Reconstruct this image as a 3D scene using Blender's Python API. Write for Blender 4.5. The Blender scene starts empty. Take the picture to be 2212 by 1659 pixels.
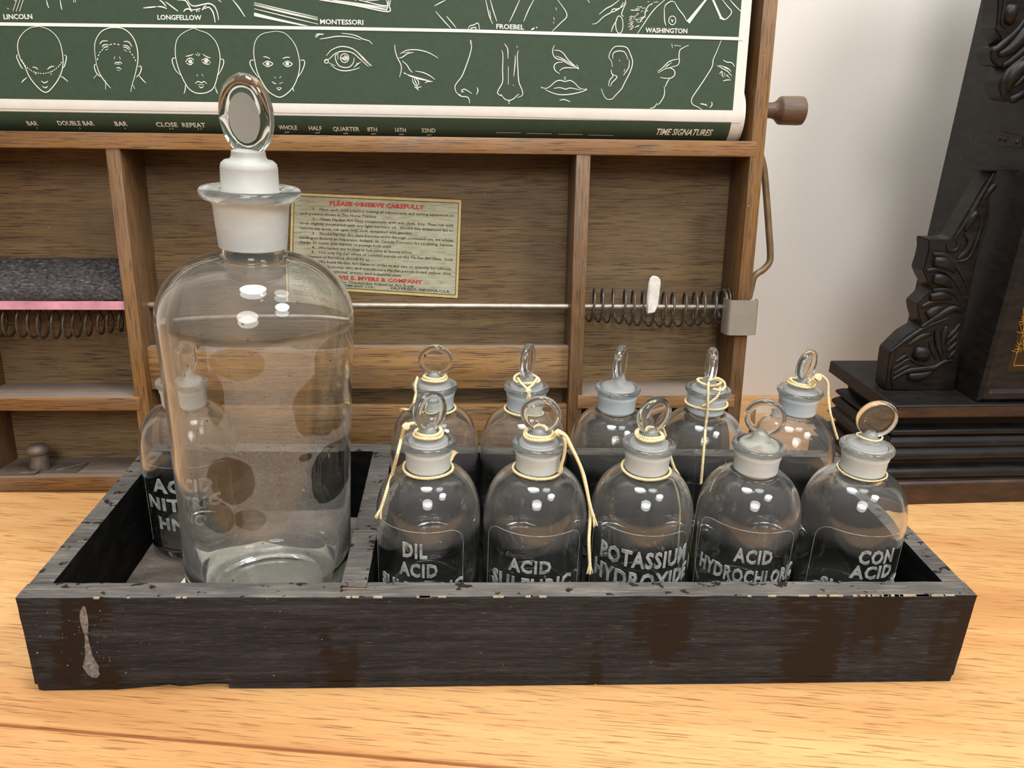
import bpy, bmesh, math, random
from mathutils import Vector, Matrix, noise
R = math.radians
random.seed(7)
sc = bpy.context.scene
col = sc.collection

# ------------------------------------------------------------------ camera
F, CX, CY = 1702.15, 1106.0, 829.5
CAM = Vector((0.26374182, -0.4076096, 0.3720636))
RT = Vector((0.99775346, -0.05547259, 0.03756105))
UP = Vector((-0.01477299, 0.36468541, 0.93101359))
FW = Vector((0.0653437, 0.92947692, -0.36304663))
cam_data = bpy.data.cameras.new('camera')
cam_data.sensor_width = 36.0
cam_data.lens = F / 2212 * 36.0
cam_data.clip_start = 0.02
cam = bpy.data.objects.new('camera', cam_data)
cam.matrix_world = Matrix(((RT.x, UP.x, -FW.x, CAM.x), (RT.y, UP.y, -FW.y, CAM.y),
                           (RT.z, UP.z, -FW.z, CAM.z), (0, 0, 0, 1)))
col.objects.link(cam)
sc.camera = cam

# ------------------------------------------------------------------ light
sc.view_settings.view_transform = 'Standard'
sc.view_settings.look = 'None'
sc.view_settings.exposure = -0.08
sc.view_settings.gamma = 1.0
sc.cycles.max_bounces = 22
sc.cycles.transmission_bounces = 22
sc.cycles.transparent_max_bounces = 16
sc.cycles.diffuse_bounces = 3
sc.cycles.glossy_bounces = 6
sc.cycles.caustics_refractive = True
sc.cycles.caustics_reflective = False
sc.cycles.sample_clamp_indirect = 12.0

w = bpy.data.worlds.new('room_light')
sc.world = w
w.use_nodes = True
wn = w.node_tree
wn.nodes.clear()
wo = wn.nodes.new('ShaderNodeOutputWorld')
wb = wn.nodes.new('ShaderNodeBackground')
tc = wn.nodes.new('ShaderNodeTexCoord')
sp = wn.nodes.new('ShaderNodeSeparateXYZ')
rp = wn.nodes.new('ShaderNodeValToRGB')
rp.color_ramp.elements[0].position = 0.45
rp.color_ramp.elements[0].color = (0.055, 0.052, 0.05, 1)
rp.color_ramp.elements[1].position = 0.95
rp.color_ramp.elements[1].color = (1.0, 0.98, 0.95, 1)
mr = wn.nodes.new('ShaderNodeMapRange')
mr.inputs['From Min'].default_value = -1
wn.links.new(tc.outputs['Generated'], sp.inputs[0])
wn.links.new(sp.outputs['Z'], mr.inputs['Value'])
wn.links.new(mr.outputs[0], rp.inputs[0])
wn.links.new(rp.outputs[0], wb.inputs['Color'])
wb.inputs['Strength'].default_value = 0.72
wn.links.new(wb.outputs[0], wo.inputs['Surface'])


def area(name, loc, target, size, power, color=(1, 0.96, 0.9)):
    l = bpy.data.lights.new(name, 'AREA')
    l.shape = 'DISK'
    l.size = size
    l.energy = power
    l.color = color
    o = bpy.data.objects.new(name, l)
    col.objects.link(o)
    o.location = loc
    o.rotation_euler = (Vector(target) - Vector(loc)).to_track_quat('-Z', 'Y').to_euler()
    return o


area('ceiling_light_key', (1.35, -0.80, 1.75), (0.3, 0.25, 0.1), 0.55, 21.0, (1, 0.98, 0.95))
area('ceiling_light_front', (0.25, -1.70, 1.45), (0.3, 0.2, 0.1), 0.85, 25.0, (1, 0.985, 0.97))
area('ceiling_light_centre', (0.15, -0.02, 1.90), (0.2, 0.1, 0.0), 0.6, 21.0, (1, 0.985, 0.96))
area('ceiling_light_wall', (0.80, 0.00, 1.65), (0.8, 0.45, 0.3), 0.4, 3.5, (0.97, 0.98, 1.0))
area('small_bulb', (0.42, -0.30, 1.80), (0.3, 0.15, 0.0), 0.07, 1.3, (1, 0.97, 0.92))
area('small_bulb', (0.30, 0.02, 1.80), (0.3, 0.15, 0.0), 0.07, 1.3, (1, 0.97, 0.92))


# ------------------------------------------------------------------ geometry helpers
def ray(u, v):
    return FW + RT * ((u - CX) / F) - UP * ((v - CY) / F)


def onZ(u, v, z=0.0):
    d = ray(u, v)
    return CAM + d * ((z - CAM.z) / d.z)


def onY(u, v, y):
    d = ray(u, v)
    return CAM + d * ((y - CAM.y) / d.y)


def onP(u, v, P, n):
    d = ray(u, v)
    return CAM + d * ((P - CAM).dot(n) / d.dot(n))


def s2l(c):
    out = []
    for x in c:
        x /= 255.0
        out.append(x / 12.92 if x <= 0.04045 else ((x + 0.055) / 1.055) ** 2.4)
    return (*out, 1)


class MB:
    """collects vertices and faces and links them as one mesh object"""
    def __init__(s):
        s.v, s.f, s.m = [], [], []

    def add(s, vs, fs, mi=0):
        b = len(s.v)
        s.v += [tuple(x) for x in vs]
        s.f += [tuple(b + i for i in f) for f in fs]
        s.m += [mi] * len(fs)

    def box(s, x0, x1, y0, y1, z0, z1, mi=0):
        vs = [(x, y, z) for x in (x0, x1) for y in (y0, y1) for z in (z0, z1)]
        s.add(vs, [(0, 1, 3, 2), (4, 6, 7, 5), (0, 4, 5, 1), (2, 3, 7, 6), (0, 2, 6, 4), (1, 5, 7, 3)], mi)

    def lathe(s, prof, seg=48, mi=0, M=None, closed=True):
        vs, fs, rings = [], [], []
        for r, z in prof:
            if r < 1e-6:
                rings.append([len(vs)]); vs.append((0, 0, z))
            else:
                rings.append(list(range(len(vs), len(vs) + seg)))
                vs += [(r * math.cos(2 * math.pi * k / seg), r * math.sin(2 * math.pi * k / seg), z) for k in range(seg)]
        for a, b in zip(rings, rings[1:]):
            for k in range(seg):
                k2 = (k + 1) % seg
                if len(a) == 1 and len(b) == 1:
                    continue
                if len(a) == 1:
                    fs.append((a[0], b[k2], b[k]))
                elif len(b) == 1:
                    fs.append((a[k], a[k2], b[0]))
                else:
                    fs.append((a[k], a[k2], b[k2], b[k]))
        if M is not None:
            vs = [tuple(M @ Vector(v)) for v in vs]
        s.add(vs, fs, mi)

    def tube(s, pts, r, seg=8, mi=0, flat=None, caps=True):
        pts = [Vector(p) for p in pts]
        n = len(pts)
        rr = r if isinstance(r, (list, tuple)) else [r] * n
        vs, fs = [], []
        prev = None
        for i, p in enumerate(pts):
            t = (pts[min(i + 1, n - 1)] - pts[max(i - 1, 0)])
            if t.length < 1e-9:
                t = Vector((0, 0, 1))
            t.normalize()
            if prev is None:
                a = Vector((0, 1, 0)) if abs(t.y) < 0.9 else Vector((1, 0, 0))
                a = (a - t * a.dot(t)).normalized()
            else:
                a = (prev - t * prev.dot(t))
                a = a.normalized() if a.length > 1e-6 else prev
            prev = a
            b = t.cross(a)
            for k in range(seg):
                an = 2 * math.pi * k / seg
                o = (a * math.cos(an) * (flat if flat else 1) + b * math.sin(an)) * rr[i]
                vs.append(tuple(p + o))
        for i in range(n - 1):
            for k in range(seg):
                k2 = (k + 1) % seg
                fs.append((i * seg + k, i * seg + k2, (i + 1) * seg + k2, (i + 1) * seg + k))
        if caps:
            fs.append(tuple(range(seg - 1, -1, -1)))
            fs.append(tuple((n - 1) * seg + k for k in range(seg)))
        s.add(vs, fs, mi)

    def build(s, name, mat, parent=None, smooth=True, angle=35, label=None):
        me = bpy.data.meshes.new(name)
        me.from_pydata(s.v, [], s.f)
        for m in (mat if isinstance(mat, (list, tuple)) else [mat]):
            me.materials.append(m)
        me.polygons.foreach_set('material_index', s.m)
        bm = bmesh.new()
        bm.from_mesh(me)
        bmesh.ops.recalc_face_normals(bm, faces=bm.faces)
        bm.to_mesh(me)
        bm.free()
        if smooth:
            me.shade_smooth()
            me.set_sharp_from_angle(angle=R(angle))
        o = bpy.data.objects.new(name, me)
        col.objects.link(o)
        if parent is not None:
            o.parent = parent
        if label:
            o['label'] = label
        return o


def board(name, x0, x1, y0, y1, z0, z1, mat, parent=None, bev=0.0008, cuts=0, jit=0.0, mats=None, topmat=None, label=None):
    """a sawn board with softened edges; optional unevenness along its faces"""
    bm = bmesh.new()
    bmesh.ops.create_cube(bm, size=1)
    bmesh.ops.scale(bm, vec=(x1 - x0, y1 - y0, z1 - z0), verts=bm.verts)
    bmesh.ops.translate(bm, vec=((x0 + x1) / 2, (y0 + y1) / 2, (z0 + z1) / 2), verts=bm.verts)
    if cuts:
        L = (x1 - x0, y1 - y0, z1 - z0)
        for ax in range(3):
            nn = max(1, int(L[ax] / max(L) * cuts))
            if ax == 2:
                nn = max(nn, 8)
            for k in range(1, nn):
                co = [0, 0, 0]; no = [0, 0, 0]
                co[ax] = (x0, y0, z0)[ax] + L[ax] * k / nn
                no[ax] = 1
                bmesh.ops.bisect_plane(bm, geom=bm.verts[:] + bm.edges[:] + bm.faces[:], plane_co=co, plane_no=no)
        es = [e for e in bm.edges if len(e.link_faces) == 2 and e.calc_face_angle(0) > 0.5]
    else:
        es = bm.edges[:]
    if bev:
        bmesh.ops.bevel(bm, geom=es, offset=bev, segments=2, profile=0.6, affect='EDGES')
    if jit:
        for v in bm.verts:
            n = noise.noise_vector(v.co * 90) + noise.noise_vector(v.co * Vector((60, 300, 420))) * 0.6
            v.co += n * jit
    me = bpy.data.meshes.new(name)
    if topmat is not None:
        for f in bm.faces:
            if f.normal.z > 0.7 and f.calc_center_median().z > z1 - 0.003:
                f.material_index = 1
    bm.to_mesh(me)
    bm.free()
    me.materials.append(mat)
    if topmat is not None:
        me.materials.append(topmat)
    me.shade_smooth()
    me.set_sharp_from_angle(angle=R(40))
    o = bpy.data.objects.new(name, me)
    col.objects.link(o)
    if parent is not None:
        o.parent = parent
    if label:
        o['label'] = label
    return o


def empty(name, loc, label, cat, group=None, M=None):
    o = bpy.data.objects.new(name, None)
    o.empty_display_size = 0.02
    col.objects.link(o)
    if M is not None:
        o.matrix_world = M
    else:
        o.location = loc
    o['label'] = label
    o['category'] = cat
    if group:
        o['group'] = group
    return o


def catmull(pts, n=6):
    if len(pts) < 3:
        return [Vector(p) for p in pts]
    P = [Vector(p) for p in pts]
    P = [P[0] * 2 - P[1]] + P + [P[-1] * 2 - P[-2]]
    out = []
    for i in range(1, len(P) - 2):
        a, b, c, d = P[i - 1:i + 3]
        for k in range(n):
            t = k / n
            out.append(0.5 * ((2 * b) + (c - a) * t + (2 * a - 5 * b + 4 * c - d) * t * t + (3 * b - a - 3 * c + d) * t ** 3))
    out.append(P[-2])
    return out


def text_verts(s, size, extrude=0.0, offset=0.0, spacing=1.0, shear=0.0, bevel=0.0, res=3):
    cu = bpy.data.curves.new('writing', 'FONT')
    cu.body = s
    cu.size = size
    cu.extrude = extrude
    cu.offset = offset
    cu.space_character = spacing
    cu.shear = shear
    cu.bevel_depth = bevel
    cu.resolution_u = res
    ob = bpy.data.objects.new('writing', cu)
    col.objects.link(ob)
    dg = bpy.context.evaluated_depsgraph_get()
    me = bpy.data.meshes.new_from_object(ob.evaluated_get(dg))
    vs = [v.co.copy() for v in me.vertices]
    fs = [tuple(p.vertices) for p in me.polygons]
    bpy.data.objects.remove(ob)
    bpy.data.curves.remove(cu)
    bpy.data.meshes.remove(me)
    return vs, fs


# ------------------------------------------------------------------ materials
class NT:
    def __init__(s, name):
        s.mat = bpy.data.materials.new(name)
        s.mat.use_nodes = True
        s.t = s.mat.node_tree
        s.t.nodes.clear()
        s.out = s.n('ShaderNodeOutputMaterial')

    def n(s, k, **kw):
        x = s.t.nodes.new(k)
        for a, b in kw.items():
            setattr(x, a, b)
        return x

    def l(s, a, b):
        s.t.links.new(a, b)

    def coord(s, scale=(1, 1, 1), rand=False, rot=(0, 0, 0)):
        tc = s.n('ShaderNodeTexCoord')
        mp = s.n('ShaderNodeMapping')
        mp.inputs['Scale'].default_value = scale
        src = tc.outputs['Object']
        if any(rot):
            m0 = s.n('ShaderNodeMapping')
            m0.inputs['Rotation'].default_value = rot
            s.l(src, m0.inputs['Vector'])
            src = m0.outputs[0]
        if rand:
            oi = s.n('ShaderNodeObjectInfo')
            mu = s.n('ShaderNodeVectorMath', operation='SCALE')
            mu.inputs[0].default_value = (3.1, 5.3, 7.7)
            s.l(oi.outputs['Random'], mu.inputs['Scale'])
            ad = s.n('ShaderNodeVectorMath', operation='ADD')
            s.l(src, ad.inputs[0]); s.l(mu.outputs[0], ad.inputs[1])
            src = ad.outputs[0]
        s.l(src, mp.inputs['Vector'])
        return mp.outputs[0]

    def noise(s, vec, scale, detail=4, rough=0.55, dist=0.0):
        x = s.n('ShaderNodeTexNoise')
        x.inputs['Scale'].default_value = scale
        x.inputs['Detail'].default_value = detail
        x.inputs['Roughness'].default_value = rough
        x.inputs['Distortion'].default_value = dist
        s.l(vec, x.inputs['Vector'])
        return x.outputs['Fac']

    def ramp(s, fac, stops, interp='LINEAR'):
        x = s.n('ShaderNodeValToRGB')
        cr = x.color_ramp
        cr.interpolation = interp
        while len(cr.elements) < len(stops):
            cr.elements.new(0.5)
        for e, (p, c) in zip(cr.elements, stops):
            e.position = p
            e.color = c if len(c) == 4 else (*c, 1)
        s.l(fac, x.inputs['Fac'])
        return x.outputs['Color']

    def mix(s, fac, a, b, mode='MIX'):
        x = s.n('ShaderNodeMix', data_type='RGBA', blend_type=mode)
        for sock, val in ((x.inputs[0], fac), (x.inputs[6], a), (x.inputs[7], b)):
            if hasattr(val, 'links'):
                s.l(val, sock)
            else:
                sock.default_value = val
        return x.outputs[2]

    def math(s, op, a, b=0.0):
        x = s.n('ShaderNodeMath', operation=op)
        for sock, val in ((x.inputs[0], a), (x.inputs[1], b)):
            if hasattr(val, 'links'):
                s.l(val, sock)
            else:
                sock.default_value = val
        return x.outputs[0]

    def bump(s, h, strength=0.3, dist=0.001):
        x = s.n('ShaderNodeBump')
        x.inputs['Strength'].default_value = strength
        x.inputs['Distance'].default_value = dist
        s.l(h, x.inputs['Height'])
        return x.outputs[0]

    def pbr(s, color, rough=0.5, metal=0.0, normal=None, spec=0.5, coat=0.0, **kw):
        x = s.n('ShaderNodeBsdfPrincipled')
        for k, val in (('Base Color', color), ('Roughness', rough), ('Metallic', metal), ('Specular IOR Level', spec), ('Coat Weight', coat)):
            if hasattr(val, 'links'):
                s.l(val, x.inputs[k])
            else:
                x.inputs[k].default_value = val
        for k, val in kw.items():
            x.inputs[k.replace('_', ' ')].default_value = val
        if normal is not None:
            s.l(normal, x.inputs['Normal'])
        return x.outputs[0]

    def done(s, sh):
        s.l(sh, s.out.inputs['Surface'])
        return s.mat


W1, B1 = (1, 1, 1, 1), (0, 0, 0, 1)


def wood(name, dark, mid, light, axis='X', rough=0.5, pore=0.6, pore_col=None, dust=0.0, dustcol=(0.3, 0.28, 0.26, 1), rot=0.0, coat=0.0, band=1.0, pscale=1.0, plo=.60):
    t = NT(name)
    a = {'X': (0, 1, 1), 'Z': (1, 1, 0), 'Y': (1, 0, 1)}[axis]

    def st(al, ac):
        return tuple(ac if k else al for k in a)
    v1 = t.coord(st(1.6, 26 * band), True, (0, 0, rot))
    v2 = t.coord(st(9, 190 * band), True, (0, 0, rot))
    v3 = t.coord(st(38 * pscale, 1150 * pscale), True, (0, 0, rot))
    n1 = t.noise(v1, 1.0, 5, 0.55, 0.8)
    n2 = t.noise(v2, 1.0, 4, 0.6, 0.3)
    n3 = t.noise(v3, 1.0, 2, 0.5)
    n4 = t.noise(t.coord(st(12 * pscale, 700 * pscale), True, (0, 0, rot)), 1.0, 3, 0.6)
    f = t.math('ADD', t.math('ADD', t.math('MULTIPLY', n1, 0.58), t.math('MULTIPLY', n2, 0.24)), t.math('MULTIPLY', n4, 0.18))
    c = t.ramp(f, [(0.34, dark), (0.5, mid), (0.64, light)])
    pm = t.ramp(n3, [(plo, B1), (plo + .07, W1)])
    pc = pore_col or tuple(x * 0.35 for x in dark[:3]) + (1,)
    c = t.mix(t.math('MULTIPLY', pm, pore), c, pc)
    if dust:
        d = t.noise(t.coord((14, 14, 14), True), 1.0, 6, 0.65)
        dm = t.ramp(d, [(0.4, B1), (0.66, W1)])
        c = t.mix(t.math('MULTIPLY', dm, dust), c, dustcol)
        sp_ = t.noise(t.coord((420, 420, 420), True), 1.0, 1, 0.5)
        c = t.mix(t.ramp(sp_, [(0.79, B1), (0.81, W1)]), c, (0.45, 0.41, 0.34, 1))
    h = t.math('SUBTRACT', t.math('MULTIPLY', n2, 0.6), pm)
    return t.done(t.pbr(c, rough, normal=t.bump(h, 0.35, 0.0004), coat=coat))


m_table = wood('light_oak', s2l((186, 130, 78)), s2l((206, 155, 99)), s2l((220, 176, 118)), 'X', 0.42, 0.75,
               s2l((140, 86, 42)), rot=R(7.2), coat=0.15, band=0.55, pscale=0.85, plo=.585)
m_frame = wood('brown_oak', s2l((84, 57, 28)), s2l((124, 86, 45)), s2l((158, 114, 62)), 'X', 0.45, 0.75, s2l((44, 27, 16)), dust=0.15, coat=0.1, plo=.56)
m_framev = wood('brown_oak_upright', s2l((78, 53, 26)), s2l((112, 79, 41)), s2l((142, 103, 56)), 'Z', 0.45, 0.75, s2l((44, 27, 16)), dust=0.15, coat=0.1, plo=.56)
m_slat = wood('golden_oak_slat', s2l((90, 64, 33)), s2l((136, 98, 52)), s2l((170, 128, 74)), 'X', 0.5, 0.8, s2l((48, 32, 20)), dust=0.15, plo=.55)
m_back = wood('dusty_oak_panel', s2l((80, 60, 35)), s2l((110, 85, 52)), s2l((136, 108, 68)), 'X', 0.6, 0.85, s2l((46, 30, 20)), dust=0.4, dustcol=s2l((126, 108, 84)), plo=.55)
m_dustshelf = wood('dusty_shelf_top', s2l((98, 82, 70)), s2l((122, 106, 94)), s2l((136, 120, 108)), 'X', 0.8, 0.4, dust=0.6, dustcol=s2l((134, 124, 116)))


def black_paint():
    t = NT('worn_black_paint')
    n = t.noise(t.coord((9, 60, 200)), 1.0, 6, 0.7)
    big = t.noise(t.coord((13, 13, 4)), 1.0, 3, 0.55, 0.2)
    ragged = t.noise(t.coord((40, 60, 420)), 1.0, 2, 0.5)
    fine = t.noise(t.coord((70, 70, 1500)), 1.0, 3, 0.65)
    bb = t.math('ADD', big, t.math('MULTIPLY', t.math('SUBTRACT', ragged, 0.5), 0.22))
    gloss = t.ramp(bb, [(0.425, W1), (0.45, B1)])
    c = t.ramp(n, [(0.35, s2l((26, 27, 30))), (0.52, s2l((41, 42, 45))), (0.72, s2l((64, 64, 67)))])
    st = t.ramp(fine, [(0.57, B1), (0.70, W1)])
    c = t.mix(t.math('MULTIPLY', st, 0.6), c, s2l((104, 101, 98)))
    dk = t.ramp(fine, [(0.34, W1), (0.44, B1)])
    c = t.mix(t.math('MULTIPLY', dk, 0.8), c, s2l((22, 20, 20)))
    c = t.mix(gloss, c, s2l((29, 22, 19)))
    spk = t.noise(t.coord((260, 260, 420)), 1.0, 2, 0.6)
    c = t.mix(t.ramp(spk, [(0.735, B1), (0.76, W1)]), c, s2l((185, 178, 165)))
    h = t.math('ADD', fine, n)
    ro = t.ramp(gloss, [(0.0, (0.68,) * 3), (1.0, (0.5,) * 3)])
    return t.done(t.pbr(c, ro, normal=t.bump(h, 0.6, 0.0006), spec=0.2))


def dusty_top():
    t = NT('dusty_worn_rim')
    n = t.noise(t.coord((14, 40, 40)), 1.0, 7, 0.65)
    c = t.ramp(n, [(0.3, s2l((66, 64, 62))), (0.55, s2l((91, 88, 84))), (0.72, s2l((116, 111, 102)))])
    g = t.noise(t.coord((30, 500, 30)), 1.0, 3, 0.6)
    c = t.mix(t.ramp(g, [(0.5, B1), (0.75, (0.5,) * 3)]), c, s2l((150, 142, 130)))
    sp_ = t.noise(t.coord((85, 120, 85)), 1.0, 3, 0.6, 0.3)
    c = t.mix(t.ramp(sp_, [(0.60, B1), (0.62, W1)]), c, s2l((38, 30, 27)))
    pl = t.noise(t.coord((22, 30, 22)), 1.0, 6, 0.7)
    c = t.mix(t.ramp(pl, [(0.7, B1), (0.78, (0.7,) * 3)]), c, s2l((172, 160, 132)))
    return t.done(t.pbr(c, 0.75, normal=t.bump(n, 0.4, 0.0004), spec=0.2))


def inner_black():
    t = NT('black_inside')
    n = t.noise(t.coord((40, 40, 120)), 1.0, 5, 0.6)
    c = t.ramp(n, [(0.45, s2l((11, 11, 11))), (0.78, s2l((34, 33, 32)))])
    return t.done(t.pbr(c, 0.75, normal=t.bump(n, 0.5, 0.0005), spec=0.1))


m_black, m_rim, m_inner = black_paint(), dusty_top(), inner_black()
t = NT('grey_worn_floorboard')
n = t.noise(t.coord((18, 40, 40)), 1.0, 6, 0.7)
m_boxfloor = t.done(t.pbr(t.ramp(n, [(0.35, s2l((48, 44, 41))), (0.52, s2l((98, 88, 80))), (0.7, s2l((138, 124, 110)))]), 0.8))


def glass(name, tint=(0.985, 0.995, 0.99, 1), dust=0.05, film=0.0, rough=0.0, ior=1.48, dcol=(0.72, 0.72, 0.7, 1), thr=0.5, zdust=None, blobs=None):
    t = NT(name)
    g = t.n('ShaderNodeBsdfGlass')
    g.inputs['Color'].default_value = tint
    g.inputs['Roughness'].default_value = rough
    g.inputs['IOR'].default_value = ior
    d = t.n('ShaderNodeBsdfDiffuse')
    d.inputs['Color'].default_value = dcol
    tr = t.n('ShaderNodeBsdfTranslucent')
    tr.inputs['Color'].default_value = dcol
    dm = t.n('ShaderNodeMixShader')
    dm.inputs[0].default_value = 0.3
    t.l(d.outputs[0], dm.inputs[1]); t.l(tr.outputs[0], dm.inputs[2])
    n1 = t.noise(t.coord((34, 34, 22), True), 1.0, 5, 0.65)
    n2 = t.noise(t.coord((900, 900, 900), True), 1.0, 1, 0.5)
    f = t.math('MULTIPLY', t.ramp(n1, [(0.42, (0.12,) * 3), (0.70, W1)]), dust)
    if zdust:       # dust lies thicker where it has settled on the shoulder
        tcz = t.n('ShaderNodeTexCoord'); sz = t.n('ShaderNodeSeparateXYZ')
        t.l(tcz.outputs['Object'], sz.inputs[0])
        zn = t.math('ADD', sz.outputs['Z'], t.math('MULTIPLY', n1, 0.012))
        z0, z1, z2, amt = zdust
        m1 = t.n('ShaderNodeMapRange'); m1.interpolation_type = 'SMOOTHSTEP'
        m1.inputs['From Min'].default_value = z0; m1.inputs['From Max'].default_value = z1
        t.l(zn, m1.inputs['Value'])
        m2 = t.n('ShaderNodeMapRange'); m2.interpolation_type = 'SMOOTHSTEP'
        m2.inputs['From Min'].default_value = z1; m2.inputs['From Max'].default_value = z2
        m2.inputs['To Min'].default_value = 1.0; m2.inputs['To Max'].default_value = 0.45
        t.l(zn, m2.inputs['Value'])
        f = t.math('ADD', f, t.math('MULTIPLY', t.math('MULTIPLY', m1.outputs[0], m2.outputs[0]), amt))
    if film:
        tcb = t.n('ShaderNodeTexCoord')
        nz = t.n('ShaderNodeTexNoise'); nz.inputs['Scale'].default_value = 28; nz.inputs['Detail'].default_value = 3
        t.l(tcb.outputs['Object'], nz.inputs['Vector'])
        wob = t.math('MULTIPLY', t.math('SUBTRACT', nz.outputs['Fac'], 0.5), 0.9)
        tot = None
        for cx, cz, rx, rz in blobs:
            sb = t.n('ShaderNodeVectorMath', operation='SUBTRACT'); sb.inputs[1].default_value = (cx, 0, cz)
            t.l(tcb.outputs['Object'], sb.inputs[0])
            dv = t.n('ShaderNodeVectorMath', operation='MULTIPLY'); dv.inputs[1].default_value = (1 / rx, 0, 1 / rz)
            t.l(sb.outputs[0], dv.inputs[0])
            ln = t.n('ShaderNodeVectorMath', operation='LENGTH'); t.l(dv.outputs[0], ln.inputs[0])
            v = t.math('ADD', ln.outputs['Value'], wob)
            tot = v if tot is None else t.math('MINIMUM', tot, v)
        fm = t.ramp(t.math('MULTIPLY', tot, 0.5), [(0.495, B1), (0.505, W1)])
        szb = t.n('ShaderNodeSeparateXYZ'); t.l(tcb.outputs['Object'], szb.inputs[0])
        zb = t.math('ADD', szb.outputs['Z'], t.math('MULTIPLY', wob, 0.008))
        lo = t.ramp(t.math('MULTIPLY', zb, 4.0), [(0.175, B1), (0.18, W1), (0.86, W1), (0.87, B1)])
        fm = t.math('MULTIPLY', t.math('MULTIPLY', fm, lo), film)
        gr = t.ramp(n2, [(0.3, (0.45,) * 3), (0.7, W1)])
        f = t.math('ADD', f, t.math('MULTIPLY', fm, gr))
    spk = t.noise(t.coord((230, 230, 170), True), 1.0, 1, 0.5)
    spm = t.ramp(spk, [(0.775, B1), (0.79, W1)])
    mx = t.n('ShaderNodeMixShader')
    t.l(f, mx.inputs[0]); t.l(g.outputs[0], mx.inputs[1]); t.l(dm.outputs[0], mx.inputs[2])
    d2 = t.n('ShaderNodeBsdfDiffuse')
    d2.inputs['Color'].default_value = s2l((120, 92, 62))
    m2 = t.n('ShaderNodeMixShader')
    t.l(spm, m2.inputs[0]); t.l(mx.outputs[0], m2.inputs[1]); t.l(d2.outputs[0], m2.inputs[2])
    return t.done(m2.outputs[0])


m_glass = glass('bottle_glass', (0.985, 0.99, 0.985, 1), dust=0.014, zdust=(.080, .092, .118, .065))
m_glass_big = glass('large_bottle_glass', (0.98, 0.985, 0.975, 1), dust=0.03, zdust=(.205, .225, .255, .06))


def big_pt(u, v):
    """where a sight line meets the front of the large bottle, in the bottle's own frame (x, z)"""
    p = onY(u, v, 0.085 - 0.052)
    return p.x - 0.1275 - (p.z - 0.0078) * 0.028, p.z - 0.0078


BL = []
for u, v, rx, ry in ((515, 775, 62, 34), (440, 770, 16, 55), (470, 850, 22, 60), (690, 885, 62, 78), (715, 800, 45, 60), (708, 1050, 48, 66), (505, 1030, 50, 55), (545, 1112, 34, 24), (470, 1110, 40, 40), (655, 995, 14, 10)):
    a, b = big_pt(u, v)
    BL.append((a, b, rx / 3650, ry / 3400))
m_glass_film = glass('filmed_bottle_glass', (0.98, 0.985, 0.975, 1), dust=0.015, film=0.26, dcol=(0.66, 0.65, 0.63, 1), blobs=BL)
m_lip = glass('dusty_lip_glass', (0.985, 0.99, 0.985, 1), dust=0.34)
m_disc = glass('stopper_glass', dust=0.07)


def frosted(name, colr, tr=0.35, stain=0.0):
    t = NT(name)
    n = t.noise(t.coord((90, 90, 260), True), 1.0, 4, 0.6)
    c = t.ramp(n, [(0.3, tuple(x * 0.9 for x in colr[:3])), (0.7, colr[:3])])
    if stain:
        s_ = t.noise(t.coord((70, 70, 120), True), 1.0, 4, 0.6)
        c = t.mix(t.math('MULTIPLY', t.ramp(s_, [(0.55, B1), (0.66, W1)]), stain), c, s2l((158, 116, 58)))
    d = t.pbr(c, 0.5, spec=0.5)
    g = t.n('ShaderNodeBsdfGlass')
    g.inputs['Roughness'].default_value = 0.45
    g.inputs['IOR'].default_value = 1.45
    mx = t.n('ShaderNodeMixShader')
    mx.inputs[0].default_value = tr
    t.l(d, mx.inputs[1]); t.l(g.outputs[0], mx.inputs[2])
    return t.done(mx.outputs[0])


m_frost = frosted('ground_glass', (0.72, 0.76, 0.74, 1), 0.3)
m_frost_stain = frosted('stained_ground_glass', (0.70, 0.70, 0.62, 1), 0.35, 0.8)
m_frost_big = frosted('large_ground_glass', (0.68, 0.68, 0.63, 1), 0.4)
m_dome_stain = frosted('stained_dome_glass', (0.62, 0.62, 0.56, 1), 0.55, 0.9)
m_neck = frosted('ground_neck_glass', (0.80, 0.89, 0.93, 1), 0.30)
m_neck_big = frosted('large_ground_neck_glass', (0.80, 0.86, 0.85, 1), 0.38)
m_dome = frosted('stopper_dome_glass', (0.62, 0.63, 0.61, 1), 0.66)
t = NT('raised_glass_letters')
g = t.n('ShaderNodeBsdfGlass'); g.inputs['Roughness'].default_value = 0.25; g.inputs['IOR'].default_value = 1.45
d = t.pbr((0.42, 0.44, 0.43, 1), 0.25)
mx = t.n('ShaderNodeMixShader')
nn = t.noise(t.coord((170, 170, 170)), 1.0, 2, 0.5)
t.l(t.ramp(nn, [(0.38, (0.45,) * 3), (0.6, (0.95,) * 3)]), mx.inputs[0])
t.l(g.outputs[0], mx.inputs[1]); t.l(d, mx.inputs[2])
m_letter = t.done(mx.outputs[0])


def plain(name, c, rough=0.6, metal=0.0, var=0.12, scale=60, bump=0.0, spec=0.5, coat=0.0, bs=0.0005):
    t = NT(name)
    n = t.noise(t.coord((scale,) * 3, True), 1.0, 5, 0.6)
    lo = tuple(x * (1 - var) for x in c[:3]); hi = tuple(min(1, x * (1 + var)) for x in c[:3])
    cc = t.ramp(n, [(0.3, lo), (0.7, hi)])
    return t.done(t.pbr(cc, rough, metal, t.bump(n, bump, bs) if bump else None, spec, coat))


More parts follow.
